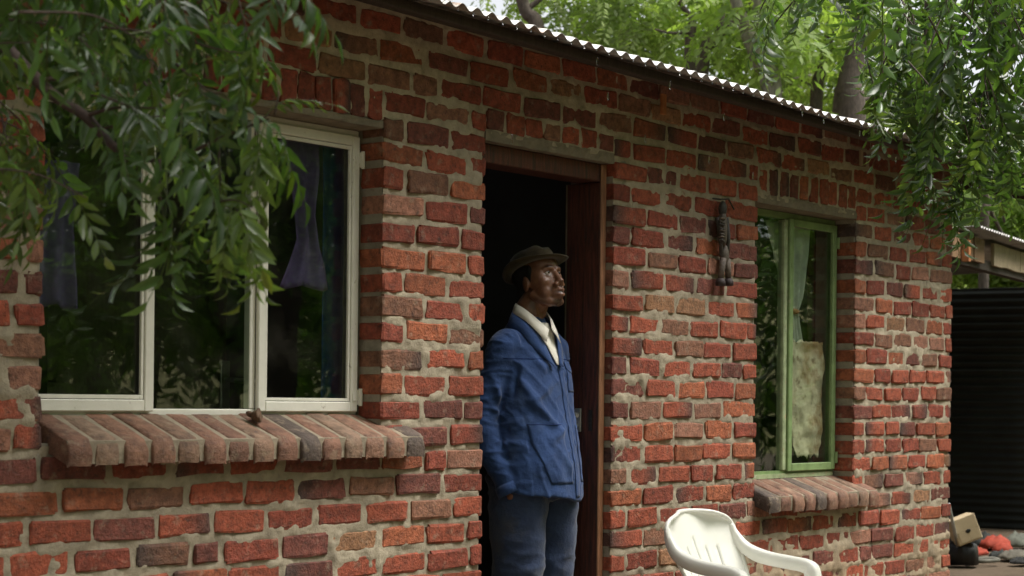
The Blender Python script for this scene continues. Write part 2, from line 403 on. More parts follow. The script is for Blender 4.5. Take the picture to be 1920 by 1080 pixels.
# mortar: one uneven sheet that runs behind and between the bricks
dx = .0095
xs = np.arange(XL, XR-.004, dx); zs = np.arange(-.05, 2.56, dx)
GX, GZ = np.meshgrid(xs, zs); inside = np.zeros(GX.shape, bool)
for (x0, x1, z0, z1, yo) in bricks:
    e = .009
    i0, i1 = np.searchsorted(xs, x0+e), np.searchsorted(xs, x1-e); j0, j1 = np.searchsorted(zs, z0+e), np.searchsorted(zs, z1-e)
    inside[j0:j1, i0:i1] = True
n1 = vnoise(GX, GZ, 14, 1); n2 = vnoise(GX, GZ, 45, 2); n3 = vnoise(GX, GZ, 4, 3); n4 = vnoise(GX, GZ, 1.3, 5)
Y = .0045-.012*(n1-.5)-.009*(n2-.5)-.012*(n3-.5)
mud = np.clip((.62-GZ)/.3, 0, 1)*np.clip((GX-.4)/.6, 0, 1)*(.35+n3)
Y -= mud*.010
Y = np.where(inside, Y+.0050, Y)
Y = np.maximum(Y, -.009)
for (a, b, c, d) in (LWo, DRo, RWo):
    ed_ = np.minimum(np.minimum(np.abs(GX-a), np.abs(GX-b)), np.abs(GZ-d)); nr_ = (GX > a-.03) & (GX < b+.03) & (GZ > c-.03) & (GZ < d+.03) & (ed_ < .022)
    Y = np.where(nr_, np.maximum(Y, .006+.006*(1-ed_/.022)), Y)
mc = np.stack([.405+.0*GX, .345+.0*GX, .255+.0*GX], -1)*(.72+.5*n4[..., None])
mudc = np.array((.30, .20, .115)); mc = mc*(1-np.clip(mud, 0, 1)[..., None]*.7)+mudc*np.clip(mud, 0, 1)[..., None]*.7
olive_top = np.clip((vnoise(GX, GZ, 2.3, 9)-.5)*2.5, 0, 1)[..., None]*np.clip((GZ[..., None]-1.5)/.8, 0, 1)  # darker olive blotches, stronger towards the wall top
mc = mc*(1-.45*olive_top)+np.array((.15, .135, .075))*.45*olive_top
ok = np.ones(GX.shape, bool)
for (a, b, c, d) in (LWo, DRo, RWo): ok &= ~((GX > a-.006) & (GX < b+.006) & (GZ > c) & (GZ < d))
nx = len(xs); idx = -np.ones(GX.size, int); okf = ok.ravel(); idx[okf] = np.arange(okf.sum())
V = np.stack([GX, Y, GZ], -1).reshape(-1, 3)[okf]; Cc = mc.reshape(-1, 3)[okf]
I = idx.reshape(GX.shape); q = np.stack([I[:-1, :-1], I[:-1, 1:], I[1:, 1:], I[1:, :-1]], -1).reshape(-1, 4); q = q[(q >= 0).all(1)]
wall = mk('front_wall', V, q.tolist(), m_mortar, house, Cc)
# each brick its own piece: the 300 that show largest, the rest joined
def shown(b):
    p = [pix((x, 0, z)) for x in (b[0], b[1]) for z in (b[2], b[3])]
    X = [min(1920, max(0, t[0])) for t in p]; Yy = [min(1080, max(0, t[1])) for t in p]
    return (max(X)-min(X))*(max(Yy)-min(Yy))
order = sorted(range(len(bricks)), key=lambda i: -shown(bricks[i]))
rest = MB()
for rank, i in enumerate(order):
    x0, x1, z0, z1, yo = bricks[i]; V, F, C = brick_geo(x0, x1, z0, z1, yo)
    if rank < 290: mk('brick', V, F, m_brick, wall, C, False, origin=((x0+x1)/2, 0, (z0+z1)/2))
    else:
        n = len(rest.V); rest.V += V; rest.F += [tuple(t+n for t in f) for f in F]; rest.C += [tuple(c) for c in C]
rest.obj('brick_infill', m_brick, wall, smooth=False, kind='stuff')
# the body of the wall behind its bricks
bk = MB(); mcol = (.30, .27, .215)
E_ = .005; Y0, Y1 = .0135, .225
def blk(a, b, c, d): bk.box((a, Y0, c), (b, Y1, d), mcol)
blk(XL, LWo[0]-E_, -.05, 2.54); blk(LWo[0]-E_, LWo[1]+E_, -.05, 1.06); blk(LWo[0]-E_, LWo[1]+E_, 2.15, 2.54)
blk(LWo[1]+E_, DRo[0]-E_, -.05, 2.54); blk(DRo[0]-E_, DRo[1]+E_, 2.15, 2.54); blk(DRo[1]+E_, RWo[0]-E_, -.05, 2.54)
blk(RWo[0]-E_, RWo[1]+E_, -.05, .785); blk(RWo[0]-E_, RWo[1]+E_, 2.10, 2.54); blk(RWo[1]+E_, XR-.004, -.05, 2.54)
bk.obj('wall_core', m_mortar, wall)
# cement lintels
for (a, b, z0, z1) in ((-2.106, -.712, 2.122, 2.147), (-.165, .64, 2.147, 2.188), (1.735, 2.66, 2.094, 2.135)):
    V, F = grid(40, 3, lambda u, v: (a+u*(b-a), .001+random.uniform(-.002, .003), z0+v*(z1-z0)+random.uniform(-.002, .002)))
    mb = MB().add(V, F); mb.box((a+.002, .006, z0), (b-.002, .2, z1-.004)); mb.obj('lintel', m_lintel, house)
# side and back walls (never face the camera) with coursed bricks of their own
sw = MB()
sw.box((XR-.22, .226, -.05), (XR-.012, 4.6, 2.54), mcol); sw.box((XL, .226, -.05), (XL+.2, 4.6, 2.54), mcol); sw.box((XL, 4.601, -.05), (XR-.012, 4.8, 3.42), mcol)
sidew = sw.obj('side_wall', m_mortar, house)
sb = MB()
for k in range(-6, 22):
    zc = Z0+PITCH*k
    for (a, b) in fill_row(.115, 4.78, k % 2):
        V, F, C = brick_geo(a, b, zc-.036, zc+.036, 0, .1); n = len(sb.V)
        sb.V += [(XR-.002-v[1], v[0], v[2]) for v in V]; sb.F += [tuple(t+n for t in f) for f in F]; sb.C += [tuple(c) for c in C]
sb.obj('side_bricks', m_brick, sidew, smooth=True, kind='stuff')
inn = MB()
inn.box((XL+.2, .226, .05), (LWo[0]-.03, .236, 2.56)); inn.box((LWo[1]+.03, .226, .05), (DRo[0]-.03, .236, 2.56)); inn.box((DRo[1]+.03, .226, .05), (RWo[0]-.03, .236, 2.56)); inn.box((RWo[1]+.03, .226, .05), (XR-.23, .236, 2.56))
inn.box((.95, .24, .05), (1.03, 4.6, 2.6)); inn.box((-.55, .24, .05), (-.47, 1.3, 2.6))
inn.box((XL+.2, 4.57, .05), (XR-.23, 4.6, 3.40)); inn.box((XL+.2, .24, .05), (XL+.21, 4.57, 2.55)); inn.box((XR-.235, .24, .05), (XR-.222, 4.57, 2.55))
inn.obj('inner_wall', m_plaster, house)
MB().box((XL+.05, .03, -.1), (XR-.05, 4.7, .08)).obj('house_floor', m_floor, house)

# window sills of bricks on edge
def sill(name, a, b, zb, zf, yb, yf, thick, n):
    core = MB(); s = (zb-zf)/(yb-yf); up = .003
    V = []
    for x in (a+.01, b-.01):
        V += [(x, yf+.012, zf-up), (x, yb-.002, zb-up), (x, yb-.002, zb-thick), (x, yf+.012, zf-thick+.01)]
    core.add(V, [(0, 1, 5, 4), (1, 2, 6, 5), (2, 3, 7, 6), (3, 0, 4, 7), (0, 3, 2, 1), (4, 5, 6, 7)], (.27, .225, .165))
    root = core.obj(name, m_mortar, house)
    p = (b-a)/n
    for i in range(n):
        x0, x1 = a+p*i+.007, a+p*(i+1)-.010+random.uniform(-.003, .002); oy = random.uniform(-.008, .006); oz = random.uniform(-.003, .003)
        c = np.array(((.085, .06, .048) if (n == 15 and i in (9, 14)) or (n == 10 and i in (0, 4)) else random.choice([(.195, .102, .066), (.185, .092, .058), (.21, .122, .08), (.175, .085, .055), (.20, .125, .084)])))*random.uniform(.85, 1.15)
        V = []; F = []; C = []
        prof = [(yf+oy+.004, -thick+.004), (yf+oy-.001, -thick*.5), (yf+oy+.003, -.018), (yf+oy+.016, -.002), ((yf+yb)/2, .001), (yb, 0)]
        for (y, dz) in prof:
            zt = zb+(y-yb)*s
            for x in (x0, x0+.007, x1-.007, x1):
                e = x in (x0, x1)
                V.append((x+random.uniform(-.002, .002), y+(.006 if e and y < yf+.05 else 0)+random.uniform(-.0015, .0015), zt+dz-(.006 if e else 0)+oz+random.uniform(-.0015, .0015)))
                C.append(c)
        for j in range(len(prof)-1):
            for t in range(3): F.append((j*4+t, j*4+t+1, j*4+t+5, j*4+t+4))
        nb = len(V)
        for j in range(len(prof)):          # sides down to the bed
            for t in (0, 3):
                v = V[j*4+t]; V.append((v[0], max(v[1], yf+.01), min(v[2], zb+(v[1]-yb)*s-thick+.004))); C.append(c*.9)
        for j in range(len(prof)-1):
            F.append((j*4, (j+1)*4, nb+(j+1)*2, nb+j*2)); F.append((j*4+3, nb+j*2+1, nb+(j+1)*2+1, (j+1)*4+3))
        F.append((0, nb, nb+1, 3)) if False else None
        mk('brick', V, F, m_sillbrick, root, C, origin=((x0+x1)/2, yf, zf))
    return root
sill('window_sill', -2.085, -.565, 1.143, 1.070, .112, -.085, .078, 15)
sill('window_sill', 1.728, 2.775, .842, .775, .112, -.085, .078, 10)

# left window: white steel frame, two casements and a fixed light
yw = .112
def bars(rects, y0, y1, bev=.003, mb=None):
    mb = mb or MB()
    for (a, b, c, d) in rects: mb.box((a, y0, c), (b, y1, d), bev=bev)
    return mb
def ring(a, b, c, d, t): return [(a, a+t, c, d), (b-t, b, c, d), (a+t+.0005, b-t-.0005, c, c+t), (a+t+.0005, b-t-.0005, d-t, d)]
lw = bars([(-2.125, -.712, 1.128, 1.158), (-2.125, -.712, 2.098, 2.122), (-2.125, -2.09, 1.159, 2.097), (-.737, -.712, 1.159, 2.097), (-1.634, -1.614, 1.159, 2.097), (-1.212, -1.186, 1.159, 2.097)], yw+.006, yw+.036).obj('window', m_white, house)
ca = bars(ring(-2.092, -1.622, 1.150, 2.100, .036), yw-.012, yw+.004).obj('casement', m_white, lw)
cb = bars(ring(-1.190, -.724, 1.150, 2.100, .034), yw-.012, yw+.004).obj('casement', m_white, lw)
bars([(-2.052, -1.66, 1.188, 1.2), (-2.052, -1.66, 2.05, 2.062), (-1.67, -1.66, 1.2005, 2.0495)], yw-.007, yw+.003, .001).obj('glazing_bead', m_white, lw)
bars([(-1.154, -.76, 1.186, 1.196), (-1.154, -.76, 2.052, 2.064), (-.77, -.76, 1.1965, 2.0515), (-1.154, -1.146, 1.1965, 2.0515)], yw-.007, yw+.003, .001).obj('glazing_bead', m_white, lw)
for (a, b, c, d) in ((-2.054, -1.66, 1.187, 2.064), (-1.613, -1.213, 1.159, 2.097), (-1.155, -.759, 1.185, 2.065)):
    MB().box((a, yw+.008, c), (b, yw+.012, d)).obj('pane', m_glass, lw)
for z in (1.20, 2.02):
    mb = MB(); mb.box((-.728, yw-.017, z-.026), (-.702, yw-.0125, z+.026)); mb.tube([(-.716, yw-.018, z-.03), (-.716, yw-.018, z+.03)], .007, 8)
    mb.box((-.75, yw-.0155, z-.012), (-.7285, yw-.0125, z+.012)); mb.obj('hinge', m_white, lw)
mb = MB(); p0 = onwall(247, 512, yw+.05); mb.tube(catmull([p0, onwall(228, 524, yw+.05), onwall(214, 545, yw+.06), onwall(207, 568, yw+.06)], 5), .008, 6); mb.ell(p0, (.014, .01, .014), 8, 6)
mb.obj('window_stay', m_steel, lw)

# right window: green steel frame, mullion and casement
rw = MB()
rw.box((1.735, yw+.004, .846), (2.655, yw+.034, .876)); rw.box((1.735, yw+.004, 2.06), (2.655, yw+.034, 2.091)); rw.box((1.735, yw+.004, .877), (1.765, yw+.034, 2.059)); rw.box((2.632, yw+.004, .877), (2.655, yw+.034, 2.059))
rw = rw.obj('window', m_green, house)
MB().box((2.155, yw-.006, .877), (2.187, yw+.033, 2.059), bev=.004).obj('mullion', m_greenpale, rw)
rc = bars(ring(2.190, 2.642, .872, 2.066, .036), yw-.016, yw+.003).obj('casement', m_green, rw)
MB().box((1.736, yw-.004, .842), (2.64, yw+.0035, .862)).obj('bottom_rail', m_greenpale, rw)
MB().box((1.767, yw+.010, .877), (2.154, yw+.014, 2.059)).obj('pane', m_glass, rw)
MB().box((2.226, yw+.006, .909), (2.606, yw+.010, 2.03)).obj('pane', m_glass, rw)
for z in (.93, 1.98):
    mb = MB(); mb.box((2.634, yw-.021, z-.025), (2.656, yw-.0165, z+.025)); mb.tube([(2.646, yw-.02, z-.028), (2.646, yw-.02, z+.028)], .007, 8); mb.obj('hinge', m_green, rw)

# door frame
df = MB()
df.box((-.172, .045, 2.075), (.640, .165, 2.146), bev=.004); df = df.obj('door_frame', m_redwood, house)
MB().box((.602, .044, .08), (.646, .125, 2.074), bev=.004).obj('jamb', m_redwood, df)
MB().box((.608, .126, .08), (.648, .215, 2.074), bev=.003).obj('jamb', m_redwood, df)
MB().box((.600, .036, .08), (.636, .0435, 2.145), bev=.003).obj('jamb_edge', m_stile, df)
MB().box((-.172, .045, .08), (-.128, .165, 2.074), bev=.004).obj('jamb', m_redwood, df)
MB().box((.615, .2165, .08), (.66, .226, 2.074)).obj('plaster_edge', m_lintel, df)
mb = MB(); mb.box((.598, .07, 1.075), (.6018, .088, 1.16)); mb.obj('strike_plate', m_iron, df)
mb = MB(); mb.box((.598, .128, 1.07), (.6078, .158, 1.165), bev=.002); mb.tube([(.60, .143, 1.14), (.570, .140, 1.14), (.560, .115, 1.135)], .008, 8); mb.tube([(.60, .143, 1.095), (.575, .14, 1.095)], .008, 8); mb.obj('latch', m_steel, df)
MB().box((-.17, .03, .0), (.645, .22, .0995), bev=.01).obj('doorstep', m_lintel, house)
# a door inside that shows its handle through the left window
idr = MB().box((-1.50, .80, .08), (-.70, .84, 2.05)).obj('interior_door', m_timber, house)
p = onwall(421, 722, .795); mb = MB(); mb.box((p.x-.022, .788, p.z-.09), (p.x+.022, .7995, p.z+.09), bev=.003)
mb.tube([(p.x, .79, p.z+.02), (p.x, .75, p.z+.02), (p.x+.12, .745, p.z+.012)], .010, 8); mb.obj('door_handle', m_steel, idr)

# roof: separate corrugated sheets on rafters
ez = lambda x: 2.459-.0139*(x-.412); TP = math.tan(R(12.5)); WAVE = .076
roof = MB().box((-3.5, .04, 2.50), (3.7, .14, 2.54)).obj('wall_plate', m_timber, house)
roof.name = 'roof'; WL['roof'] = (0, 0, 0)
xa = -4.3; si = 0
while xa < 5.15:
    wd = WAVE*9; oy = random.uniform(-.012, .010); oz = random.uniform(0, .004)+(.003 if si % 2 else 0)
    nxx = 9*12+6
    V = []; F = []
    ys = [-.40+oy, -.30, .6, 2.5, 4.95]
    for j, y in enumerate(ys):
        for i in range(nxx+1):
            x = xa+i*WAVE/12
            V.append((x, y, ez(x)+(y+.4)*TP+.0095*math.cos(2*math.pi*x/WAVE)+oz+.003*math.sin(x*3+y*2)))
    for j in range(len(ys)-1):
        for i in range(nxx): F.append((j*(nxx+1)+i, j*(nxx+1)+i+1, (j+1)*(nxx+1)+i+1, (j+1)*(nxx+1)+i))
    V, F = solid(V, F, .0018)
    mk('roof_sheet', V, F, m_roof, roof)
    xa += wd; si += 1
for i, x in enumerate(np.arange(-3.4, 5.0, .92)):
    V, F = bevbox((x-.03, .03, 0), (x+.03, 4.9, .07), .004)
    V = [(v[0], v[1], ez(v[0])+(v[1]+.4)*TP-.095+v[2]-.012) for v in V]
    mk('rafter', V, F, m_timber, roof)
V, F = bevbox((-3.9, -.30, 0), (5.0, -.25, .035), .003); mk('batten', [(v[0], v[1], ez(v[0])+.1*TP-.048+v[2]) for v in V], F, m_timber, roof)
p = onwall(1241, 197, -.03); MB().box((p.x-.014, -.045, p.z-.04), (p.x+.014, -.03, p.z+.045), bev=.002).obj('wooden_wedge', m_orange, roof)
p = onwall(1612, 297, -.03); MB().box((p.x-.010, -.045, p.z-.035), (p.x+.010, -.03, p.z+.04), bev=.002).obj('wooden_wedge', m_plankpale, roof)
# rain beads hanging from the sheet edge and falling drops
dr = MB()
for i in range(150):
    x = random.uniform(-.8, 3.9); x = round(x/WAVE-.5)*WAVE+WAVE/2; z = ez(x)-.012
    h = random.uniform(.003, .008); dr.ell((x, -.405, z-h*.4), (.003, .003, h), 6, 5)
for (px, py) in ((1120, 115), (1256, 160), (1358, 220), (1505, 210), (1545, 225), (1612, 250), (1140, 180), (1330, 300), (960, 260), (1210, 260), (1412, 330), (1680, 300)):
    p = onwall(px, py, -.405); dr.ell(p, (.0035, .0035, .016), 6, 6)
dro = dr.obj('rain_drops', m_water, None, smooth=True, kind='stuff'); tag(dro, 'rain drops beading and falling along the corrugated roof edge', 'rain')

# ------------------------------------------------------------------ cloths and things at the windows
def cloth(name, label, cat, mat, outline, y, folds=3, amp=.012, nz=24, nx=24, group=None):
    """outline: list of (z, xl, xr) from top to bottom"""
    zz = [o[0] for o in outline][::-1]; xl = [o[1] for o in outline][::-1]; xr = [o[2] for o in outline][::-1]
    ph = random.uniform(0, 6)
    def fn(u, v):
        z = zz[-1]+(zz[0]-zz[-1])*v
        a = np.interp(z, zz, xl); b = np.interp(z, zz, xr)
        return (a+(b-a)*u, y+amp*math.sin(u*folds*2*math.pi+ph+v*1.5)+.006*noise.noise(Vector((u*4, v*5, ph))), z+.008*math.sin(u*9+ph)*v)
    V, F = grid(nx, nz, fn); V, F = solid(V, F, .0015)
    return tag(mk(name, V, F, mat, None, None, True, origin=((xl[0]+xr[0])/2, y, zz[-1])), label, cat, group)
def W(px, py, y): p = onwall(px, py, y); return p.x, p.z
def outl(rows, y):
    o = []
    for (py, a, b) in rows:
        xa_, za = W(a, py, y); xb, zb = W(b, py, y); o.append(((za+zb)/2, xa_, xb))
    return o
cloth('curtain', 'short purple curtain rag at the left edge of the white window', 'curtain', m_purple, outl([(300, 60, 150), (420, 70, 135), (500, 60, 138), (575, 62, 140)], .165), .165, 2)
cloth('curtain', 'purple curtain bunched and ragged behind the right casement of the white window', 'curtain', m_purple, outl([(262, 520, 600), (330, 540, 600), (400, 548, 594), (450, 552, 600), (500, 535, 612), (540, 520, 618)], .175), .175, 2.5)
cloth('curtain', 'long dark blue curtain strip at the right edge of the white window', 'curtain', m_bluecur, outl([(255, 604, 660), (500, 603, 660), (765, 600, 660)], .20), .20, 1.5, .006)
cloth('curtain', 'white lace curtain tied in the middle behind the green window', 'curtain', m_lace, outl([(418, 1476, 1521), (470, 1478, 1518), (520, 1480, 1513), (560, 1482, 1506), (584, 1484, 1497), (610, 1484, 1500), (650, 1484, 1508), (700, 1482, 1510)], .16), .16, 3, .008)
cloth('curtain', 'second white lace curtain edge in the left pane of the green window', 'curtain', m_lace, outl([(415, 1436, 1474), (450, 1444, 1472), (490, 1452, 1470), (520, 1460, 1470), (545, 1464, 1469)], .17), .17, 2, .006)
cloth('curtain', 'plain brown curtain behind the right half of the green window', 'curtain', m_browncur, outl([(425, 1512, 1580), (600, 1512, 1580), (900, 1512, 1580)], .23), .23, 2, .006)
tie = MB(); x, z = W(1490, 584, .15); tie.ell((x, .152, z), (.045, .016, .014), 10, 6)
tag(tie.obj('curtain_tie', m_orange, None, True, origin=(x, .152, z)), 'small orange tie knotted round the white lace curtain', 'curtain tie')
def patch_fn(u, v):
    pts = outl([(640, 1484, 1546), (700, 1483, 1545), (800, 1485, 1543), (835, 1490, 1542), (856, 1496, 1536)], .135)
    zz = [o[0] for o in pts][::-1]; z = zz[-1]+(zz[0]-zz[-1])*v
    a = np.interp(z, zz, [o[1] for o in pts][::-1]); b = np.interp(z, zz, [o[2] for o in pts][::-1])
    n = noise.noise(Vector((u*3.5, v*6, 2))); n2 = abs(noise.noise(Vector((u*5+9, v*9, 5))))
    return (a+(b-a)*u+.012*noise.noise(Vector((3, v*14, u*2))), .140+.010*n+.014*n2, z+.02*noise.noise(Vector((u*8, 1, v*2)))*(1 if v in (0, 1) else 0))
V, F = grid(26, 44, patch_fn); V, F = solid(V, F, .0012)
tag(mk('paper_patch', V, F, m_paper, None, None, True), 'crumpled stained tan paper patching the lower right pane of the green window', 'paper patch')

# dry husk on the sill of the left window
mb = MB(); p = onwall(486, 786, .03)
for i in range(7):
    a = Vector((random.uniform(-.03, .03), random.uniform(-.015, .02), random.uniform(.008, .03)))
    Mx = Euler((random.uniform(-1, 1), random.uniform(-1, 1), random.uniform(0, 6))).to_matrix(); mb.ell(p+a, (random.uniform(.016, .03), random.uniform(.008, .014), random.uniform(.004, .012)), 8, 6, M=Mx)
V, F, N = remesh(mb, .004, 1); zmin = V[:, 2].min(); zs_ = 1.143+(.03-.112)*.37+.003
V[:, 2] += zs_-zmin
tag(mk('dry_husk', V, F, m_husk, None, None, True, origin=(p.x, .03, zs_)), 'small crumpled brown husk lying on the brick sill of the white window', 'husk')

# dark ornament hung on the wall between door and green window
p = onwall(1355, 378, -.012); orn = thing('wall_ornament', 'dark weathered hanging ornament with two dangling legs on the brick wall', 'ornament', (p.x, -.012, p.z))
def opt(px, py, y=-.02): q = onwall(px, py, y); return q
mb = MB(); mb.tube([opt(1336, 372, -.006), opt(1352, 374, -.03), opt(1366, 373, -.03), opt(1376, 392, -.012)], .004, 6, (.04, .035, .03)); mb.obj('wire_hook', m_iron, orn)
mb = MB(); mb.ell(opt(1355, 392, -.028), (.022, .018, .036), 12, 8, (.045, .042, .035))
mb.tube([opt(1355, 400, -.028), opt(1354, 412, -.03), opt(1354, 430, -.03), opt(1354, 450, -.03), opt(1355, 462, -.028)], [.014, .022, .024, .022, .012], 10, (.08, .062, .045)); mb.obj('body', m_orn, orn, True)
mb = MB()
for q in range(8): mb.tube([opt(1349, 408+q*6+random.uniform(-2, 2), -.046), opt(1354, 409+q*6+random.uniform(-2, 2), -.053), opt(1359, 411+q*6+random.uniform(-2, 2), -.046)], random.uniform(.003, .0055), 5, random.choice([(.05, .042, .035), (.10, .075, .05), (.07, .055, .04)]))
mb.obj('cord_wrap', m_orn, orn, True)
mb = MB(); mb.ell(opt(1359, 478, -.028), (.026, .017, .045), 10, 8, (.09, .07, .055)); mb.obj('hip', m_orn, orn, True)
for (a, b) in (((1356, 485), (1351, 522)), ((1363, 486), (1366, 522))):
    mb = MB(); mb.tube([opt(*a, -.028), opt((a[0]+b[0])/2, (a[1]+b[1])/2, -.030), opt(*b, -.028)], [.016, .015, .013], 8, (.13, .10, .08)); lg = mb.obj('leg', m_orn, orn, True)
    mb = MB(); mb.tube([opt(b[0], b[1], -.03), opt(b[0], b[1]+6, -.03), opt(b[0], b[1]+14, -.03)], [.016, .022, .022], 10, (.035, .022, .022)); mb.obj('boot', m_orn, lg, True)
for (a, b) in (((1346, 408), (1352, 480)), ((1362, 408), (1364, 478))):
    mb = MB(); mb.tube([opt(a[0]-1, a[1], -.03), opt((a[0]+b[0])/2+3, (a[1]+b[1])/2, -.035), opt(*b, -.035)], [.012, .009, .008], 6, (.05, .045, .04)); mb.obj('arm', m_orn, orn, True)

# ------------------------------------------------------------------ the man in the doorway (faces out of the door, head raised)
PO = Vector((.335, .165, .10))
man = thing('person', 'man in a brown hat and blue work jacket standing in the doorway looking up', 'person', tuple(PO))
HC = Vector((.022, -.014, 1.558))                # head centre
HM = Matrix.Rotation(R(-5), 3, 'Z') @ Matrix.Rotation(R(-15), 3, 'X')
def hp(x, y, z): return HC+HM @ Vector((x, y, z))
b = MB()
def hell(c, r, rot=None):
    Mx = HM if rot is None else HM @ rot
    b.ell(hp(*c), r, 20, 14, M=Mx)
hell((0, .018, .045), (.073, .092, .078)); hell((0, -.028, -.018), (.060, .060, .088)); hell((0, -.030, .055), (.060, .056, .050)); hell((0, -.070, -.064), (.034, .029, .032))
for s in (-1, 1):
    b.tube([hp(s*.060, .004, -.045), hp(s*.050, -.022, -.076), hp(s*.026, -.058, -.094), hp(0, -.069, -.099)], [.016, .018, .018, .0185], 10)
    hell((s*.036, -.034, -.052), (.026, .040, .040)); hell((s*.042, -.052, -.016), (.024, .026, .022)); hell((s*.017, -.094, -.035), (.0125, .0125, .0095)); hell((s*.048, -.02, .01), (.026, .05, .05))
    b.tube([hp(s*.046, -.064, .030), hp(s*.030, -.081, .037), hp(s*.006, -.085, .034)], [.008, .0095, .008], 8)
    hell((s*.075, .012, -.008), (.007, .020, .031), Matrix.Rotation(R(14*s), 3, 'Z'))
    hell((s*.031, -.0675, .0235), (.0155, .0125, .0065), Matrix.Rotation(R(-10*s), 3, 'Z')); hell((s*.031, -.0675, .0075), (.015, .0115, .0055))
b.tube([hp(0, -.080, .026), hp(0, -.094, -.004), hp(0, -.106, -.030)], [.0105, .0125, .0155], 10)
b.tube([hp(-.027, -.083, -.0600), hp(-.011, -.100, -.0555), hp(0, -.1015, -.0570), hp(.011, -.100, -.0555), hp(.027, -.083, -.0600)], [.0045, .0085, .009, .0085, .0045], 8)
b.tube([hp(-.025, -.083, -.067), hp(-.010, -.097, -.0765), hp(0, -.0985, -.0780), hp(.010, -.097, -.0765), hp(.025, -.083, -.067)], [.0045, .009, .0098, .009, .0045], 8)
b.tube([hp(0, .030, -.05), (0, .022, 1.46), (0, .03, 1.40)], [.054, .054, .066], 18)
for s in (-1, 1): b.tube([hp(s*.045, .02, -.06), (s*.02, -.028, 1.425)], [.013, .012], 8)
b.loft([(0, .0, .90, .15, .10), (0, .01, 1.08, .14, .095), (0, .015, 1.25, .165, .105), (0, .025, 1.32, .13, .08), (0, .03, 1.40, .06, .055)], 24)
ARM = {-1: [(-.152, .03, 1.282), (-.218, .070, .995), (-.176, -.040, .742)], 1: [(.165, .03, 1.285), (.222, .085, 1.02), (.172, -.015, .780)]}
for s in (-1, 1):
    A_ = ARM[s]; b.tube(catmull(A_, 5), [.052, .051, .050, .048, .046, .043, .042, .040, .036, .032, .028], 12)
    wr = Vector(A_[2]); pd = Vector((.32*-s, .12, -1)).normalized(); b.tube([wr, wr+pd*.05, wr+pd*.095], [.027, .034, .030], 10)
    sidev = Vector((0, -1, -.25)).normalized()
    for i, ln in enumerate((.072, .082, .078, .062)):
        o0 = wr+pd*.085+sidev*(.027-.018*i); b.tube([o0, o0+pd*ln*.5+Vector((s*-.006, 0, 0)), o0+pd*ln+Vector((s*-.022, 0, .004))], [.0095, .009, .0075], 8)
    o0 = wr+pd*.03+sidev*.02; b.tube([o0, o0+sidev*.035+pd*.03, o0+sidev*.045+pd*.06], [.012, .010, .008], 8)
    b.loft([(s*.095, .0, .12, .045, .05), (s*.09, .0, .45, .055, .06), (s*.085, .0, .76, .08, .085), (s*.075, .0, .92, .08, .09)], 16)
V, F, N = remesh(b, .004, 7, .5)
VH = np.array([tuple(HM.transposed() @ (Vector(v)-HC)) for v in V])
sk = np.repeat(np.array([[.185, .084, .048]]), len(V), 0)
def dab(c, r, colr, st):
    global sk
    d = (((VH-np.array(c))/np.array(r))**2).sum(1); k = np.clip(1.35-d, 0, 1)[:, None]*st; sk = sk*(1-k)+np.array(colr)*k
dab((0, -.092, -.066), (.028, .018, .016), (.15, .075, .065), .75); dab((0, -.100, -.0675), (.026, .016, .0035), (.015, .007, .006), .9); dab((0, -.08, -.106), (.034, .04, .020), (.020, .013, .010), .7)
dab((0, -.095, -.046), (.026, .02, .007), (.028, .016, .012), .5)
for s in (-1, 1):
    dab((s*.054, -.012, -.085), (.02, .05, .028), (.035, .020, .014), .5); dab((s*.030, -.086, .040), (.022, .014, .005), (.012, .008, .006), .8); dab((s*.042, -.066, -.012), (.026, .03, .018), (.145, .068, .040), .4); dab((s*.031, -.08, .014), (.022, .03, .014), (.05, .022, .014), .55)
dab((0, -.11, -.028), (.02, .03, .02), (.135, .062, .037), .4); dab((0, -.06, .06), (.05, .05, .03), (.135, .064, .040), .4)
def pv(V): return np.asarray([tuple(v) for v in V])+np.array(PO)
body = mk('body', pv(V), F, m_skin, man, sk)
for s in (-1, 1):
    e = MB(); e.ell(hp(s*.031, -.0675, .0155), (.0125, .0125, .0120), 12, 8); o = mk('eye', pv(e.V), e.F, m_eye, man)
    e = MB(); e.ell(hp(s*.031+.001, -.0785, .0185), (.0062, .0025, .0062), 10, 6, M=HM); mk('iris', pv(e.V), e.F, m_iris, o)
h = MB(); h.ell(hp(0, .034, .045), (.0775, .088, .080), 20, 14, M=HM)
for s in (-1, 1): h.ell(hp(s*.0665, -.010, .025), (.010, .020, .042), 10, 8, M=HM)
h.ell(hp(0, .075, -.02), (.055, .04, .05), 14, 10, M=HM)
V, F, N = remesh(h, .005, 2); mk('hair', pv(V), F, m_hair, man)
# hat: low dented crown, brim lifted with the head
HT = HM @ Matrix.Rotation(R(-9), 3, 'X')
def hatp(x, y, z): return HC+HT @ Vector((x, y, z))
V = []; F = []; n = 40
prof = [(.134, .070), (.115, .066), (.092, .063), (.086, .080), (.083, .105), (.074, .128), (.050, .136), (.0, .124)]
for j, (r_, z) in enumerate(prof):
    for k in range(n):
        a = 2*math.pi*k/n; sx, sy = math.cos(a), math.sin(a)
        rr = r_*(1+.015*noise.noise(Vector((sx*2, sy*2, j*.4)))); zz = z
        if j <= 2:
            e = (r_-.088)/.06; zz += e*(.022*sx*sx-.020*max(0, -sy)-.010*max(0, sy)); rr *= 1-.17*min(1, e)*max(0, sy) ; zz += .004*noise.noise(Vector((sx*3, sy*3, 7)))*e
        if j >= 5: zz -= .020*max(0, 1-abs(sx)*2.4)*(1 if j < 7 else .6); zz += .006*noise.noise(Vector((sx*3, sy*3, 3)))
        V.append(hatp(rr*sx*.98, .010+rr*sy*1.13, zz))
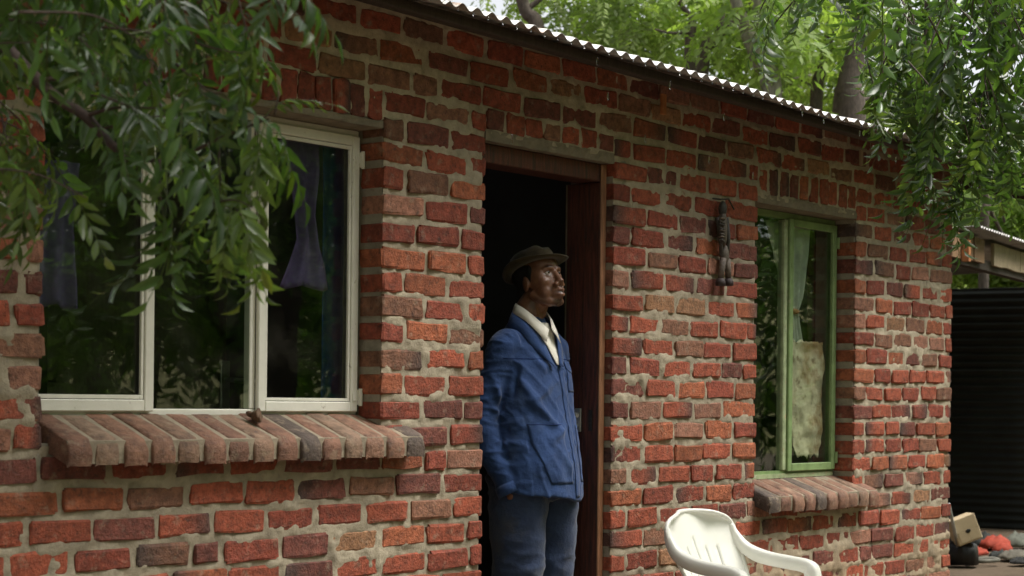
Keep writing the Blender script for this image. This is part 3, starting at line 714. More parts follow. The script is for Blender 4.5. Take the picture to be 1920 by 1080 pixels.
for j in range(len(prof)-1):
    for k in range(n): F.append((j*n+k, j*n+(k+1) % n, (j+1)*n+(k+1) % n, (j+1)*n+k))
V, F = solid(V, F, .003); hat = mk('hat', pv(V), F, m_hat, man)
hb = MB(); V = []; F = []
for j, (r_, z) in enumerate(((.0935, .066), (.0895, .082))):
    for k in range(n):
        a = 2*math.pi*k/n; V.append(hatp(r_*math.cos(a)*.985, .010+r_*math.sin(a)*1.135, z))
for k in range(n): F.append((k, (k+1) % n, n+(k+1) % n, n+k))
mk('hat_band', pv(V), F, m_hatband, hat)

# trousers
t = MB()
t.loft([(0, -.005, 1.0, .175, .135), (0, -.01, .88, .188, .145), (0, -.008, .78, .192, .145), (0, -.005, .715, .16, .12)], 28)
for s in (-1, 1):
    t.loft([(s*.095, -.005, .80, .104, .130), (s*.098, -.008, .66, .100, .120), (s*.10, -.012, .46, .088, .105), (s*.102, .0, .25, .085, .10), (s*.104, .0, .055, .088, .11)], 22)
V, F, N = remesh(t, .009, 5)
d = np.zeros(len(V))
for i, v in enumerate(V):
    a = noise.noise(Vector((v[0]*7, v[1]*7, v[2]*5))); c_ = 1-abs(noise.noise(Vector((v[0]*5+v[2]*3, v[1]*6, v[2]*11-v[0]*6))))*2.4
    c2 = max(0, 1-abs(noise.noise(Vector((v[0]*7+v[2]*4, v[1]*6+4, v[2]*13))))*3.2)**2
    d[i] = .006*a+.005*max(0, c_)*(1+.8*math.exp(-((v[2]-.73)/.12)**2))+.006*c2*(math.exp(-((v[2]-.76)/.10)**2)+math.exp(-((v[2]-.42)/.14)**2))
V = V+N*d[:, None]; trs = mk('trousers', pv(V), F, m_trous, man)
for s in (-1, 1):
    bo = MB(); bo.loft([(s*.105, -.06, .0, .05, .14), (s*.105, -.06, .03, .052, .145), (s*.105, -.045, .06, .05, .12), (s*.105, .01, .10, .048, .06), (s*.105, .02, .15, .047, .052)], 20); mk('boot', pv(bo.V), bo.F, m_boot, man)

# jacket
j = MB()
j.loft([(-.012, -.034, .745, .198, .160), (-.012, -.028, .85, .195, .154), (-.008, -.016, .98, .187, .140), (-.004, -.006, 1.12, .180, .125), (0, .006, 1.23, .174, .113), (0, .018, 1.30, .158, .096), (0, .026, 1.355, .128, .082), (0, .030, 1.395, .088, .068), (0, .032, 1.43, .062, .058)], 36, p=2.2)
for s in (-1, 1):
    A_ = ARM[s]; wr = Vector(A_[2]); j.tube(catmull([Vector(A_[0])+Vector((s*-.03, 0, .01)), A_[0], A_[1], wr+Vector((0, 0, .01))], 5), [.050, .058, .064, .067, .067, .066, .064, .062, .061, .060, .060, .058, .056, .054, .053, .053], 18)
V, F, N = remesh(j, .0058, 8)
d = np.zeros(len(V))
def crease(v, p, q, wd, amp):
    p = np.array(p); q = np.array(q); e = q-p; tt = min(1, max(0, np.dot(v-p, e)/np.dot(e, e))); r2 = ((v-p-e*tt)**2).sum(); return amp*math.exp(-r2/(wd*wd))*math.sin(math.pi*min(1, max(.08, tt)))
CR = [((-.15, -.10, 1.02), (.05, -.20, .78), .016, 0.0189), ((-.17, -.08, 1.12), (.00, -.17, .95), .014, 0.0162), ((-.18, -.05, 1.20), (-.08, -.14, 1.02), .015, 0.0162), ((-.16, -.10, .94), (.03, -.19, .80), .012, -0.0135), ((-.18, -.06, 1.06), (-.05, -.16, .88), .012, -0.0135),
      ((-.14, -.08, 1.30), (-.05, -.11, 1.20), .014, 0.0121), ((.10, -.12, 1.18), (.08, -.17, .90), .016, 0.0135), ((-.225, .03, 1.20), (-.20, -.03, 1.02), .013, 0.0175), ((-.26, .01, 1.08), (-.18, .0, 1.03), .011, 0.0175), ((-.25, -.01, 1.0), (-.17, -.04, .97), .011, -0.0135), ((-.25, .0, .95), (-.17, -.05, .91), .011, 0.0149), ((-.24, -.02, .89), (-.16, -.06, .86), .010, -0.0121),
      ((-.24, -.02, .84), (-.15, -.06, .82), .010, 0.0121), ((-.165, -.06, 1.27), (-.175, -.04, 1.08), .012, -0.0189), ((.15, -.08, 1.25), (.17, -.06, 1.05), .014, -0.0135), ((-.02, -.13, 1.18), (-.14, -.10, 1.08), .014, 0.0121), ((.02, -.16, 1.0), (-.10, -.15, .93), .013, 0.0108), ((-.12, -.14, .90), (-.02, -.18, .78), .011, 0.0135)]
for i, v in enumerate(V):
    a = noise.noise(Vector((v[0]*6, v[1]*6, v[2]*4)))
    if abs(v[0]) > .168: q1 = noise.noise(Vector((v[0]*6+v[2]*5, v[1]*7, v[2]*19))); q2 = noise.noise(Vector((v[0]*9, v[1]*9-v[2]*14, v[2]*16+5)))
    else: q1 = noise.noise(Vector((v[0]*13+v[2]*8, v[1]*5, v[2]*3.5))); q2 = noise.noise(Vector((v[0]*9-v[2]*13, v[1]*5+3, v[2]*7+v[0]*8)))
    r1 = max(0, 1-abs(q1)*3.4)**2; r2 = max(0, 1-abs(q2)*3.8)**2
    d[i] = .006*a+.0040*r1+.0030*r2+sum(crease(v, *c_) for c_ in CR)
V = V+N*d[:, None]
# the front hem dips towards the buttons
low = np.clip((.86-V[:, 2])/.12, 0, 1); V[:, 2] -= low*np.clip((-V[:, 1]-.05)/.18, 0, 1)*.045*(1+.3*np.sin(V[:, 0]*17))
jac = mk('jacket', pv(V), F, m_blue, man)
bvh = BVHTree.FromPolygons([tuple(v) for v in V], F)
def hit(x, z, off, frm=(0, -1)):
    r_ = bvh.ray_cast(Vector((x, -1, z)), Vector((0, 1, 0)))
    return Vector((x, (r_[0].y if r_[0] else -.05)-off, z))
def onfront(name, outline, mat, off, th=.0025, nx=10, nz=14, parent=None, lab=None):
    """outline: (z, xl, xr) top to bottom, laid on the jacket front"""
    zz = [o[0] for o in outline][::-1]; xl = [o[1] for o in outline][::-1]; xr = [o[2] for o in outline][::-1]
    def fn(u, v):
        z = zz[0]+(zz[-1]-zz[0])*v; a = np.interp(z, zz, xl); b_ = np.interp(z, zz, xr); return hit(a+(b_-a)*u, z, off)
    V, F = grid(nx, nz, fn); V, F = solid(V, F, th); return mk(name, pv(V), F, mat, parent or jac)
onfront('placket', [(1.215, .018, .050), (1.10, .02, .052), (.95, .024, .056), (.72, .03, .062)], m_blue, .0022, .0012, 4, 40)
onfront('patch_pocket', [(1.005, -.165, -.02), (.93, -.16, -.012), (.84, -.13, .005), (.775, -.10, .015)], m_blue, .0024, .0012, 16, 20)
onfront('patch_pocket', [(1.0, .085, .195), (.90, .085, .20), (.78, .085, .20)], m_blue, .003, .0012, 14, 18)
onfront('chest_pocket', [(1.245, .068, .165), (1.13, .072, .168)], m_blue, .002, .0012, 10, 12)
onfront('pocket_flap', [(1.25, .066, .168), (1.222, .066, .168), (1.205, .10, .14)], m_blue, .004, .002, 10, 4)
sm = MB()
for (pts) in ([(-.205, 1.262), (-.1, 1.256), (.015, 1.252)], [(.055, 1.256), (.12, 1.258), (.19, 1.262)]): sm.tube([hit(x, z, .001) for x, z in [(pts[0][0]+(pts[-1][0]-pts[0][0])*k/14, pts[1][1]) for k in range(15)]], .0013, 5)
mk('yoke_seam', pv(sm.V), sm.F, m_bluedk, jac, smooth=True)
sm = MB(); sm.tube([hit(-.165+.145*k/12, 1.003, .004) for k in range(13)], .0013, 5); mk('pocket_hem', pv(sm.V), sm.F, m_bluedk, jac)
for s in (-1, 1):
    A_ = ARM[s]; wr = Vector(A_[2]); dr_ = (wr-Vector(A_[1])).normalized(); cu = MB(); cu.tube([wr-dr_*.035, wr-dr_*.012, wr+dr_*.008], [.0545, .0555, .0555], 20, cap=False)
    V, F = solid(cu.V, cu.F, .004); mk('cuff', pv(V), F, m_blue, jac)
# white shirt in the open neck, then the two collars
onfront('shirt', [(1.40, -.05, .055), (1.36, -.045, .052), (1.30, -.015, .045), (1.235, .010, .034)], m_shirt, .006, .003, 8, 16, man)
def collar(up, lo, n=7):
    def side(s):
        A_ = catmull([(s*p[0], p[1], p[2]) for p in up], n); B_ = catmull([(s*p[0], p[1], p[2]) for p in lo], n); return A_, B_
    V = []; F = []
    L_, R_ = side(-1), side(1); A_ = L_[0][::-1]+R_[0][1:]; B_ = L_[1][::-1]+R_[1][1:]
    for a, b_ in zip(A_, B_):
        mid = (a+b_)/2+Vector((0, 0, .004)); V += [a, mid, b_]
    for i in range(len(A_)-1):
        for q in range(2): F.append((i*3+q, i*3+q+1, i*3+q+4, i*3+q+3))
    return solid(V, F, .0025)
V, F = collar([(0, .082, 1.478), (.058, .042, 1.474), (.060, -.022, 1.440), (.010, -.084, 1.372)], [(0, .096, 1.44), (.076, .045, 1.436), (.080, -.036, 1.395), (.044, -.100, 1.322)])
mk('shirt_collar', pv(V), F, m_shirt, man)
V, F = collar([(0, .090, 1.452), (.070, .046, 1.446), (.074, -.028, 1.402), (.046, -.080, 1.33), (.014, -.120, 1.225)], [(0, .104, 1.405), (.102, .050, 1.385), (.110, -.032, 1.350), (.092, -.072, 1.300), (.030, -.126, 1.228)])
mk('jacket_collar', pv(V), F, m_blue, man)
V, F = grid(3, 4, lambda u, v: hit(.17+u*.02, .985+v*.03, .012)); V, F = solid(V, F, .002); tag_ = mk('folded_paper', pv(V), F, m_shirt, man)
# ------------------------------------------------------------------ white plastic garden chair, back to the wall
cx, cy = .685, -.415
chair = thing('plastic_chair', 'white plastic garden chair with slotted back standing against the brick wall', 'chair', (cx, cy, 0))
KZ = .766/.80
def cw(p): return (cx+p[0], cy+p[1], p[2]*KZ)
BH = [(.40, .200, -.07), (.46, .203, -.045), (.54, .212, -.01), (.60, .226, .018), (.66, .238, .045), (.72, .240, .068), (.76, .224, .082), (.785, .180, .090), (.80, .115, .094)]   # height, half width, depth
zz = [q[0] for q in BH]
def backp(u, z):
    hw = np.interp(z, zz, [q[1] for q in BH]); y = np.interp(z, zz, [q[2] for q in BH]); x = (u*2-1)*hw
    return (x, y-.055*(abs(u*2-1)**2.2), z)
nu, nv = 37, 30; V = []; F = []
for jv in range(nv+1):
    t = jv/nv; z = .40+.40*(1-(1-t)**1.6) if t > .0 else .40
    for iu in range(nu+1): V.append(backp(iu/nu, z))
SL = [7, 12, 17, 19, 24, 29]
for jv in range(nv):
    for iu in range(nu):
        if iu in (8, 13, 18, 23, 28) and 2 <= jv <= 13+(3 if iu == 18 else 0): continue
        F.append((jv*(nu+1)+iu, jv*(nu+1)+iu+1, (jv+1)*(nu+1)+iu+1, (jv+1)*(nu+1)+iu))
# make the slots narrow
V = [list(v) for v in V]
for jv in range(nv+1):
    for iu in (8, 13, 18, 23, 28):
        a, b_ = V[jv*(nu+1)+iu], V[jv*(nu+1)+iu+1]; m_ = [(a[k]+b_[k])/2 for k in range(3)]
        for k in range(3): a[k] = m_[k]+(a[k]-m_[k])*.26; b_[k] = m_[k]+(b_[k]-m_[k])*.26
V, F = solid(V, F, .006); mk('backrest', [cw(v) for v in V], F, m_plastic, chair)
rim = [backp(0, .44), backp(0, .54), backp(0, .62), backp(0, .70), backp(0, .745), backp(0, .775), backp(.03, .795), backp(.2, .802), backp(.5, .803), backp(.8, .802), backp(.97, .795), backp(1, .775), backp(1, .745), backp(1, .70), backp(1, .62), backp(1, .54), backp(1, .44)]
mb = MB(); mb.tube([cw(p) for p in catmull(rim, 3)], .0085, 8); mb.obj('back_rim', m_plastic, chair, True)
def seatp(u, v):
    x = (u*2-1)*(.205+.03*v); y = -.07-.40*v; z = .40-.012*math.sin(math.pi*v)-.02*(v > .9)*(v-.9)*10+.010*abs(u*2-1)**3
    return (x, y, z)
V, F = grid(20, 20, seatp); V, F = solid(V, F, .006); mk('seat', [cw(v) for v in V], F, m_plastic, chair)
for s in (-1, 1):
    # arm: a channel that sweeps from the upper back forward and down into the front leg
    path = catmull([(s*.226, .020, .745), (s*.232, -.004, .705), (s*.240, -.050, .660), (s*.248, -.13, .632), (s*.256, -.23, .618), (s*.260, -.305, .608), (s*.260, -.345, .585), (s*.258, -.362, .53)], 5)
    V = []; F = []; n = len(path)
    for i, p in enumerate(path):
        d_ = (path[min(i+1, n-1)]-path[max(0, i-1)]).normalized(); t_ = i/(n-1)
        wv = Vector((1, 0, 0)); wv = (wv-d_*wv.dot(d_)).normalized(); up = d_.cross(wv)*(1)
        if up.z < 0: up = -up
        if t_ > .85: up = Vector((0, -1, .3)).normalized() if up.y > -.2 else up
        hw = .005+.015*min(1, t_*3.0)+.010*max(0, t_-.6)
        dp = .010+.036*min(1, t_*2.6)
        for (a, c_) in ((-hw-.004, -dp), (-hw, -.003), (-hw*.6, .003), (hw*.6, .003), (hw, -.003), (hw+.004, -dp)): V.append(p+wv*a+up*c_)
    for i in range(n-1):
        for q in range(5): F.append((i*6+q, i*6+q+1, (i+1)*6+q+1, (i+1)*6+q))
    V, F = solid(V, F, .005); mk('arm', [cw(v) for v in V], F, m_plastic, chair)
    def leg(pa, pb, w0, w1):
        V = []; F = []
        for i in range(7):
            t_ = i/6; p = Vector(pa).lerp(Vector(pb), t_); hw = w0+(w1-w0)*t_
            for (a, c_) in ((-hw*s, hw), (-hw*s, -hw*.2), (-hw*.4*s, -hw), (hw*s, -hw), (hw*s, hw*.2)): V.append((p.x+a*.8, p.y+c_, p.z))
        for i in range(6):
            for q in range(4): F.append((i*5+q, i*5+q+1, (i+1)*5+q+1, (i+1)*5+q))
        V, F = solid(V, F, .005); return mk('leg', [cw(v) for v in V], F, m_plastic, chair)
    leg((s*.262, -.37, .545), (s*.275, -.445, .0), .034, .022); leg((s*.20, -.06, .44), (s*.235, .075, .0), .034, .022)
# ------------------------------------------------------------------ open shed beyond the house corner, and what lies in it
A1 = at(1836, 425, 13.5); A2 = at(1990, 478, 15.95); A2.z = A1.z
ee = (A2-A1); ee.z = 0; ee.normalize(); nn = Vector((-ee.y, ee.x, 0))          # nn points away from the camera, to the back
SO = Vector((A1.x, A1.y, 0))
shed = thing('open_shed', 'open lean-to shed with rusty corrugated roof and dark sheet walls beyond the house corner', 'shed', tuple(SO))
def sp(a, b_, z): return SO+ee*a+nn*b_+Vector((0, 0, z))
EZ = A1.z
a0 = 0.
for i in range(6):
    V = []; F = []; nxx = 9*8
    for jj, bb in enumerate((random.uniform(-.03, .01), 1.4, 2.9)):
        for q in range(nxx+1):
            a = a0+q*WAVE/8; V.append(sp(a, bb, EZ-.05*bb+.010*math.cos(2*math.pi*a/WAVE)+.002*i))
    for jj in range(2):
        for q in range(nxx): F.append((jj*(nxx+1)+q, jj*(nxx+1)+q+1, (jj+1)*(nxx+1)+q+1, (jj+1)*(nxx+1)+q))
    V, F = solid(V, F, .002); mk('roof_sheet', V, F, m_shedroof, shed); a0 += WAVE*9
def sbox(name, a, b_, c0, c1, z0, z1, mat, slope=0):
    V = []
    for (aa, bb, zz_) in [(x, y, z) for x in (a, b_) for y in (c0, c1) for z in (z0, z1)]: V.append(sp(aa, bb, zz_+slope*(aa-a)))
    return mk(name, V, [(0, 1, 3, 2), (4, 6, 7, 5), (0, 4, 5, 1), (2, 3, 7, 6), (0, 2, 6, 4), (1, 5, 7, 3)], mat, shed, None, False)
# gable end boards under the left edge, then paler front boards
for i in range(10):
    a = .02+.30*i
    if i == 2: continue
    sbox('fascia_board', a, a+.292, .12+random.uniform(-.008, .008), .145, EZ-.225+random.uniform(-.012, .012), EZ-.045, m_plank if i < 2 else m_plankpale)
for i in range(3): sbox('fascia_board', -.30+.001, -.008, .12+.3*i, .40+.3*i, EZ-.24, EZ-.05, m_plank) if i == 0 else None
sbox('wooden_post', -.06, .0, .06, .115, EZ-.26, EZ-.10, m_orange)
sbox('cross_beam', -.3, 4.2, .15, .23, EZ-.27, EZ-.19, m_timber); sbox('cross_beam', -.3, 4.2, 2.6, 2.7, EZ-.30, EZ-.20, m_timber)
for a in (.0, 4.05):
    for bb in (.16, 2.62): sbox('post', a, a+.09, bb, bb+.09, -.05, EZ-.19, m_timber) if not (a == 0. and bb < 1) else None
# horizontal corrugated sheets: back and left side
def hsheet(p0, p1, z0, z1, off):
    V = []; F = []; nz = int((z1-z0)/WAVE*8); d_ = (p1-p0); nr = Vector((-d_.y, d_.x, 0)).normalized()
    for q in range(nz+1):
        z = z0+q*WAVE/8
        for t_ in (0, .25, .5, .75, 1): V.append(p0+d_*t_+nr*(.008*math.cos(2*math.pi*z/WAVE)+off+.01*math.sin(t_*7+z))+Vector((0, 0, z)))
    for q in range(nz):
        for t_ in range(4): F.append((q*5+t_, q*5+t_+1, (q+1)*5+t_+1, (q+1)*5+t_))
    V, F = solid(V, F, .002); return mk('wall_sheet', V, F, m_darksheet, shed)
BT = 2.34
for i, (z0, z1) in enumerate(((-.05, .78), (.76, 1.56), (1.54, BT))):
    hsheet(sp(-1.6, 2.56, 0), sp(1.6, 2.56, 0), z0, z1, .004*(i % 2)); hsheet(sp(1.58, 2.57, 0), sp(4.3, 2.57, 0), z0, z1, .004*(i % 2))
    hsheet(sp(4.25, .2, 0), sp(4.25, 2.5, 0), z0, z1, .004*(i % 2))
# white hollow block / carton with an oval hole, leaning on a dark bag
def gpt(px, py): # ground point under a pixel
    d_ = ray(px, py); t_ = -CAM[2]/d_[2]; return Vector((CAM[0]+t_*d_[0], CAM[1]+t_*d_[1], 0))
bd = 13.35; bc = at(1813, 993, bd); u_ = Vector((C_, -S_, 0)); fwd = Vector((S_, C_, 0)); ang = R(21)
ux = (u_*math.cos(ang)+Vector((0, 0, 1))*math.sin(ang)); uz = (-u_*math.sin(ang)+Vector((0, 0, 1))*math.cos(ang))
ux2 = (ux*.99+fwd*.10).normalized(); fy = ux2.cross(uz).normalized(); fy = fy if fy.dot(fwd) > 0 else -fy
box = thing('cardboard_box', 'small pale cardboard box with a dark oval hole tilted beside the house corner', 'box', tuple(bc))
def bp_(a, c_, b_): return bc+ux2*a+uz*c_+fy*b_
def obox(name, a0_, a1_, c0_, c1_, b0_, b1_, mat, bev=.004):
    V, F = bevbox((a0_, c0_, b0_), (a1_, c1_, b1_), bev); return mk(name, [bp_(*v) for v in V], F, mat, box, None, False)
obox('carton', -.095, .095, -.098, .098, 0, .15, m_card, .006); obox('flap', -.09, .09, -.005, .094, -.004, -.0008, m_card, .0012); obox('flap', -.075, .0, -.085, -.007, -.004, -.0008, m_card, .0012); obox('flap', .002, .075, -.085, -.007, -.004, -.0008, m_card, .0012)
e = MB(); e.ell(bp_(.004, -.012, -.0045), (.021, .015, .003), 16, 6, M=Matrix((ux2, uz, fy)).transposed()); mk('hand_hole', e.V, e.F, m_black, box)
bp0 = at(1795, 1000, 13.5); g0 = Vector((bp0.x, bp0.y, 0))
def heap(name, label, cat, c_, r, h_, mat, colr, seed, group=None, flat=1.):
    V = []; F = []; n_, m_ = 22, 8
    for jj in range(m_+1):
        t_ = jj/m_
        for k in range(n_):
            a = 2*math.pi*k/n_; q = 1+.45*noise.noise(Vector((math.cos(a)*1.6, math.sin(a)*1.6, seed)))
            rr = math.sin(t_*math.pi/2)*q; zz_ = math.cos(t_*math.pi/2)**flat
            wr_ = noise.noise(Vector((math.cos(a)*rr*3.5, math.sin(a)*rr*3.5, seed+5+t_*2)))
            V.append((c_[0]+r[0]*rr*math.cos(a), c_[1]+r[1]*rr*math.sin(a), c_[2]+max(0, h_*zz_*(1+.3*wr_)+.03*abs(wr_)*(t_ < .95))))
    for jj in range(m_):
        for k in range(n_): F.append((jj*n_+k, (jj+1)*n_+k, (jj+1)*n_+(k+1) % n_, jj*n_+(k+1) % n_))
    F.append(tuple(range(m_*n_+n_-1, m_*n_-1, -1)))
    return tag(mk(name, V, F, mat, None, [colr], True, origin=tuple(c_)), label, cat, group)
heap('dark_bag', 'black bag propped behind the pale box', 'bag', g0+fwd*.28-u_*.02, (.15, .15), .30, m_black, (.01, .01, .01), 3, flat=.6)
heap('shadow_lump', 'low dark lump added for the shadow under the pale box', 'lump', Vector((bc.x, bc.y, 0))+fwd*.12, (.13, .11), .17, m_black, (.01, .01, .01), 8, flat=.4)  # dark lump added where only shadow lies under the box
mb = MB(); p0 = gpt(1803, 1057); p1 = at(1782, 960, 13.2); p1 = p0+(p1-p0)*1.15; mb.tube([p0, p1], .013, 10); tag(mb.obj('metal_pipe', m_steel, None, True, origin=tuple(p0)), 'thin grey metal pipe leaning up beside the house corner', 'pipe')
for (px, py, r, h_, mat, c_, sd_, nm, lab) in [
    (1828, 1040, (.20, .10), .08, m_red, (1, 1, 1), 1, 'red_cloth', 'flat red cloth on the ground just right of the pipe'),
    (1868, 1026, (.22, .12), .15, m_red, (1, 1, 1), 2, 'red_cloth', 'orange red crumpled cloth at the back of the rag heap'),
    (1845, 1024, (.22, .10), .16, m_rag, (.016, .018, .016), 3, 'dark_rag', 'black rag rolled behind the red cloth'),
    (1905, 1024, (.20, .12), .17, m_rag, (.10, .105, .085), 4, 'grey_rag', 'grey green rag bundled at the right edge of the heap'),
    (1900, 1046, (.26, .10), .09, m_rag, (.13, .115, .09), 5, 'grey_rag', 'pale brown rag lying in front of the heap'),
    (1872, 1046, (.12, .08), .08, m_rag, (.02, .022, .02), 6, 'dark_rag', 'small black rag lying between the red and pale rags'),
    (1915, 1056, (.14, .08), .05, m_rag, (.02, .02, .02), 9, 'dark_rag', 'flat black rag at the front edge of the heap'),
    (1880, 1035, (.14, .09), .12, m_red, (1, 1, 1), 11, 'red_cloth', 'small red cloth on top of the black rag in the heap')]:
    heap(nm, lab, 'cloth', gpt(px, py), (r[0]*.85, r[1]*.85), h_*.6, mat, c_, sd_, 'rags and clothes heaped in the open shed')
mb = MB(); p = gpt(1842, 1056); mb.tube(catmull([p+u_*(-.10)+Vector((0, 0, .02)), p+Vector((0, 0, .02))-fwd*.06, p+u_*.12+Vector((0, 0, .025)), p+u_*.08+fwd*.07+Vector((0, 0, .03)), p-u_*.06+fwd*.06+Vector((0, 0, .02)), p+u_*(-.10)+Vector((0, 0, .02))], 5), .016, 8, (.20, .19, .16)); tag(mb.obj('rubber_hose', m_rag, None, True, origin=tuple(p)), 'short loop of pale grey hose on the ground before the rags', 'hose')
# ------------------------------------------------------------------ leaves
def leaflet(ln, wd, fold=.35, curl=.25):
    """a folded lance-shaped leaflet along +X"""
    V = [(0, 0, 0), (ln*.30, wd*.42, wd*fold*.5), (ln*.30, -wd*.42, wd*fold*.5), (ln*.34, 0, 0), (ln*.62, wd*.40, wd*fold*.4-ln*curl*.12), (ln*.62, -wd*.40, wd*fold*.4-ln*curl*.12), (ln*.66, 0, -ln*curl*.15), (ln, 0, -ln*curl*.45)]
    F = [(0, 3, 1), (0, 2, 3), (3, 6, 4, 1), (3, 2, 5, 6), (6, 7, 4), (6, 5, 7)]
    return np.array(V), F
def compound(L, npair, ll, lw, droop, rnd, young=False):
    """pinnate leaf: stalk curving down, paired leaflets and a terminal one"""
    V = []; F = []; C = []
    ph = rnd.uniform(0, 6); side = rnd.uniform(-.15, .15)
    def rp(t): return Vector((L*t*(1-.10*t*droop), side*L*t*t, -droop*L*t*t*.55+.02*L*math.sin(t*3)))
    st = [rp(t/5) for t in range(6)]; mb = MB(); mb.tube(st, [.0018, .0017, .0015, .0013, .0011, .0008], 3, cap=False)
    sc_ = (.13, .16, .05) if young else (.09, .11, .035)
    V += [tuple(v) for v in mb.V]; F += list(mb.F); C += [sc_]*len(mb.V)
    base = np.array((.125, .18, .055) if young else (.066, .115, .040))*rnd.uniform(.75, 1.25)
    for i in range(npair*2+1):
        if i == npair*2: t = 1.; sg = 0
        else: t = .26+.70*((i//2)/(npair-.2))+rnd.uniform(-.01, .01); sg = 1 if i % 2 else -1
        t = min(t, 1); d = (rp(min(1, t+.02))-rp(t-.02)).normalized()
        up = Vector((0, 0, 1)); up = (up-d*up.dot(d)).normalized(); lat = up.cross(d)
        k = (.72+.28*math.sin(math.pi*min(1, t*1.05)))*rnd.uniform(.65, 1.15)
        if rnd.random() < .07: continue
        an = R(rnd.uniform(48, 66))*sg*(1-.25*t); dirv = (d*math.cos(an)+lat*math.sin(an)+Vector((0, 0, -.28-.35*rnd.random()))).normalized()
        u2 = (up+Vector((rnd.uniform(-.3, .3), rnd.uniform(-.3, .3), 0))); u2 = (u2-dirv*u2.dot(dirv)).normalized(); l2 = u2.cross(dirv)
        lv, lf = leaflet(ll*k, lw*k*rnd.uniform(.8, 1.15), rnd.uniform(.15, .9), rnd.uniform(-.2, 1.1)); n = len(V); o = rp(t)
        for v in lv: V.append(tuple(o+dirv*v[0]+l2*v[1]+u2*v[2]))
        F += [tuple(q+n for q in f) for f in lf]; cc = base*rnd.uniform(.7, 1.25)*(np.array((1.5, 1.2, .8)) if rnd.random() < .06 else 1); C += [tuple(cc)]*len(lv)
    return np.array(V), F, np.array(C)
lr = random.Random(11)
VAR = [compound(lr.uniform(.15, .24), lr.choice((3, 4, 4, 5)), lr.uniform(.058, .086), lr.uniform(.020, .031), lr.uniform(.4, 1.2), lr) for _ in range(16)]
VARY = [compound(lr.uniform(.12, .19), lr.choice((3, 4, 4)), lr.uniform(.050, .074), lr.uniform(.016, .025), lr.uniform(.6, 1.4), lr, True) for _ in range(8)]
MESH = {}
def leaf_mesh(kind_, i):
    if (kind_, i) not in MESH:
        V, F, C = (VAR if kind_ == 0 else VARY)[i]
        me = bpy.data.meshes.new('leaf'); me.from_pydata([tuple(v) for v in V], [], F); a = me.color_attributes.new('Col', 'FLOAT_COLOR', 'POINT')
        a.data.foreach_set('color', np.hstack([C, np.ones((len(C), 1))]).ravel()); me.materials.append(m_leafA); me.polygons.foreach_set('use_smooth', [True]*len(F)); MESH[(kind_, i)] = me
    return MESH[(kind_, i)]
def orient(d, rnd, roll=.5):
    d = d.normalized(); up = Vector((rnd.uniform(-roll, roll), rnd.uniform(-roll, roll), 1)); up = (up-d*up.dot(d))
    if up.length < .15: up = Vector((rnd.uniform(-1, 1), rnd.uniform(-1, 1), .2)); up = up-d*up.dot(d)
    up.normalize(); y = up.cross(d); return Matrix((d, y, up)).transposed()
def near_tree(root, bark, twigs, limit, rnd, scale=1.):
    """twigs: (list of points, radius, n leaves, young?, hang) -> branch parts and leaf parts; the leaves that show largest stay single"""
    cand = []
    for (pts, rad, nl, young, hang) in twigs:
        P = catmull(pts, 6); mb = MB(); mb.tube(P, [rad*(1-.65*i/len(P)) for i in range(len(P))], 6); mk('twig' if rad < .012 else 'branch', mb.V, mb.F, m_twig, root, None, True)
        for i in range(nl):
            t = .12+.88*(i+.5)/nl if nl > 1 else 1; q = t*(len(P)-1); a = min(int(q), len(P)-2); p = P[a].lerp(P[a+1], q-a); d = (P[a+1]-P[a]).normalized()
            side = Vector((rnd.uniform(-1, 1), rnd.uniform(-1, 1), rnd.uniform(-.5, .7))); side = (side-d*side.dot(d)).normalized()
            dv = (d*(.35+.5*t)+side*.8+Vector((0, 0, -hang*rnd.uniform(.4, 1.3)))).normalized()
            cand.append((p, dv, young if rnd.random() < .8 else not young, rnd.uniform(.65, 1.2)*scale))
    def vis(c):
        x, y, D = pix(c[0]); return (0 if (-120 < x < 2040 and -120 < y < 1150) else 5)+D*.1+rnd.random()*.05
    cand.sort(key=vis); stuffV = []; stuffF = []; stuffC = []; n0 = 0
    for i, (p, dv, yg, sc_) in enumerate(cand):
        k = rnd.randrange(8 if yg else 16); Mx = orient(dv, rnd)
        if i < limit:
            o = bpy.data.objects.new('leaf', leaf_mesh(1 if yg else 0, k)); COL.objects.link(o); o.parent = root
            ro = Vector(WL[root.name]); o.location = p-ro; o.rotation_euler = Mx.to_euler(); o.scale = (sc_,)*3
        else:
            V, F, C = (VARY if yg else VAR)[k]; stuffV.append(V @ np.array(Mx).T*sc_+np.array(p)); stuffF += [tuple(q+n0 for q in f) for f in F]; stuffC.append(C); n0 += len(V)
    if stuffV: mk('foliage', np.vstack(stuffV), stuffF, m_leafA, root, np.vstack(stuffC), kind='stuff')
    return len(cand)
def inpoly(x, y, P):
    c = False; n = len(P)
    for i in range(n):
        (x1, y1), (x2, y2) = P[i], P[(i+1) % n]
        if (y1 > y) != (y2 > y) and x < (x2-x1)*(y-y1)/(y2-y1)+x1: c = not c
    return c
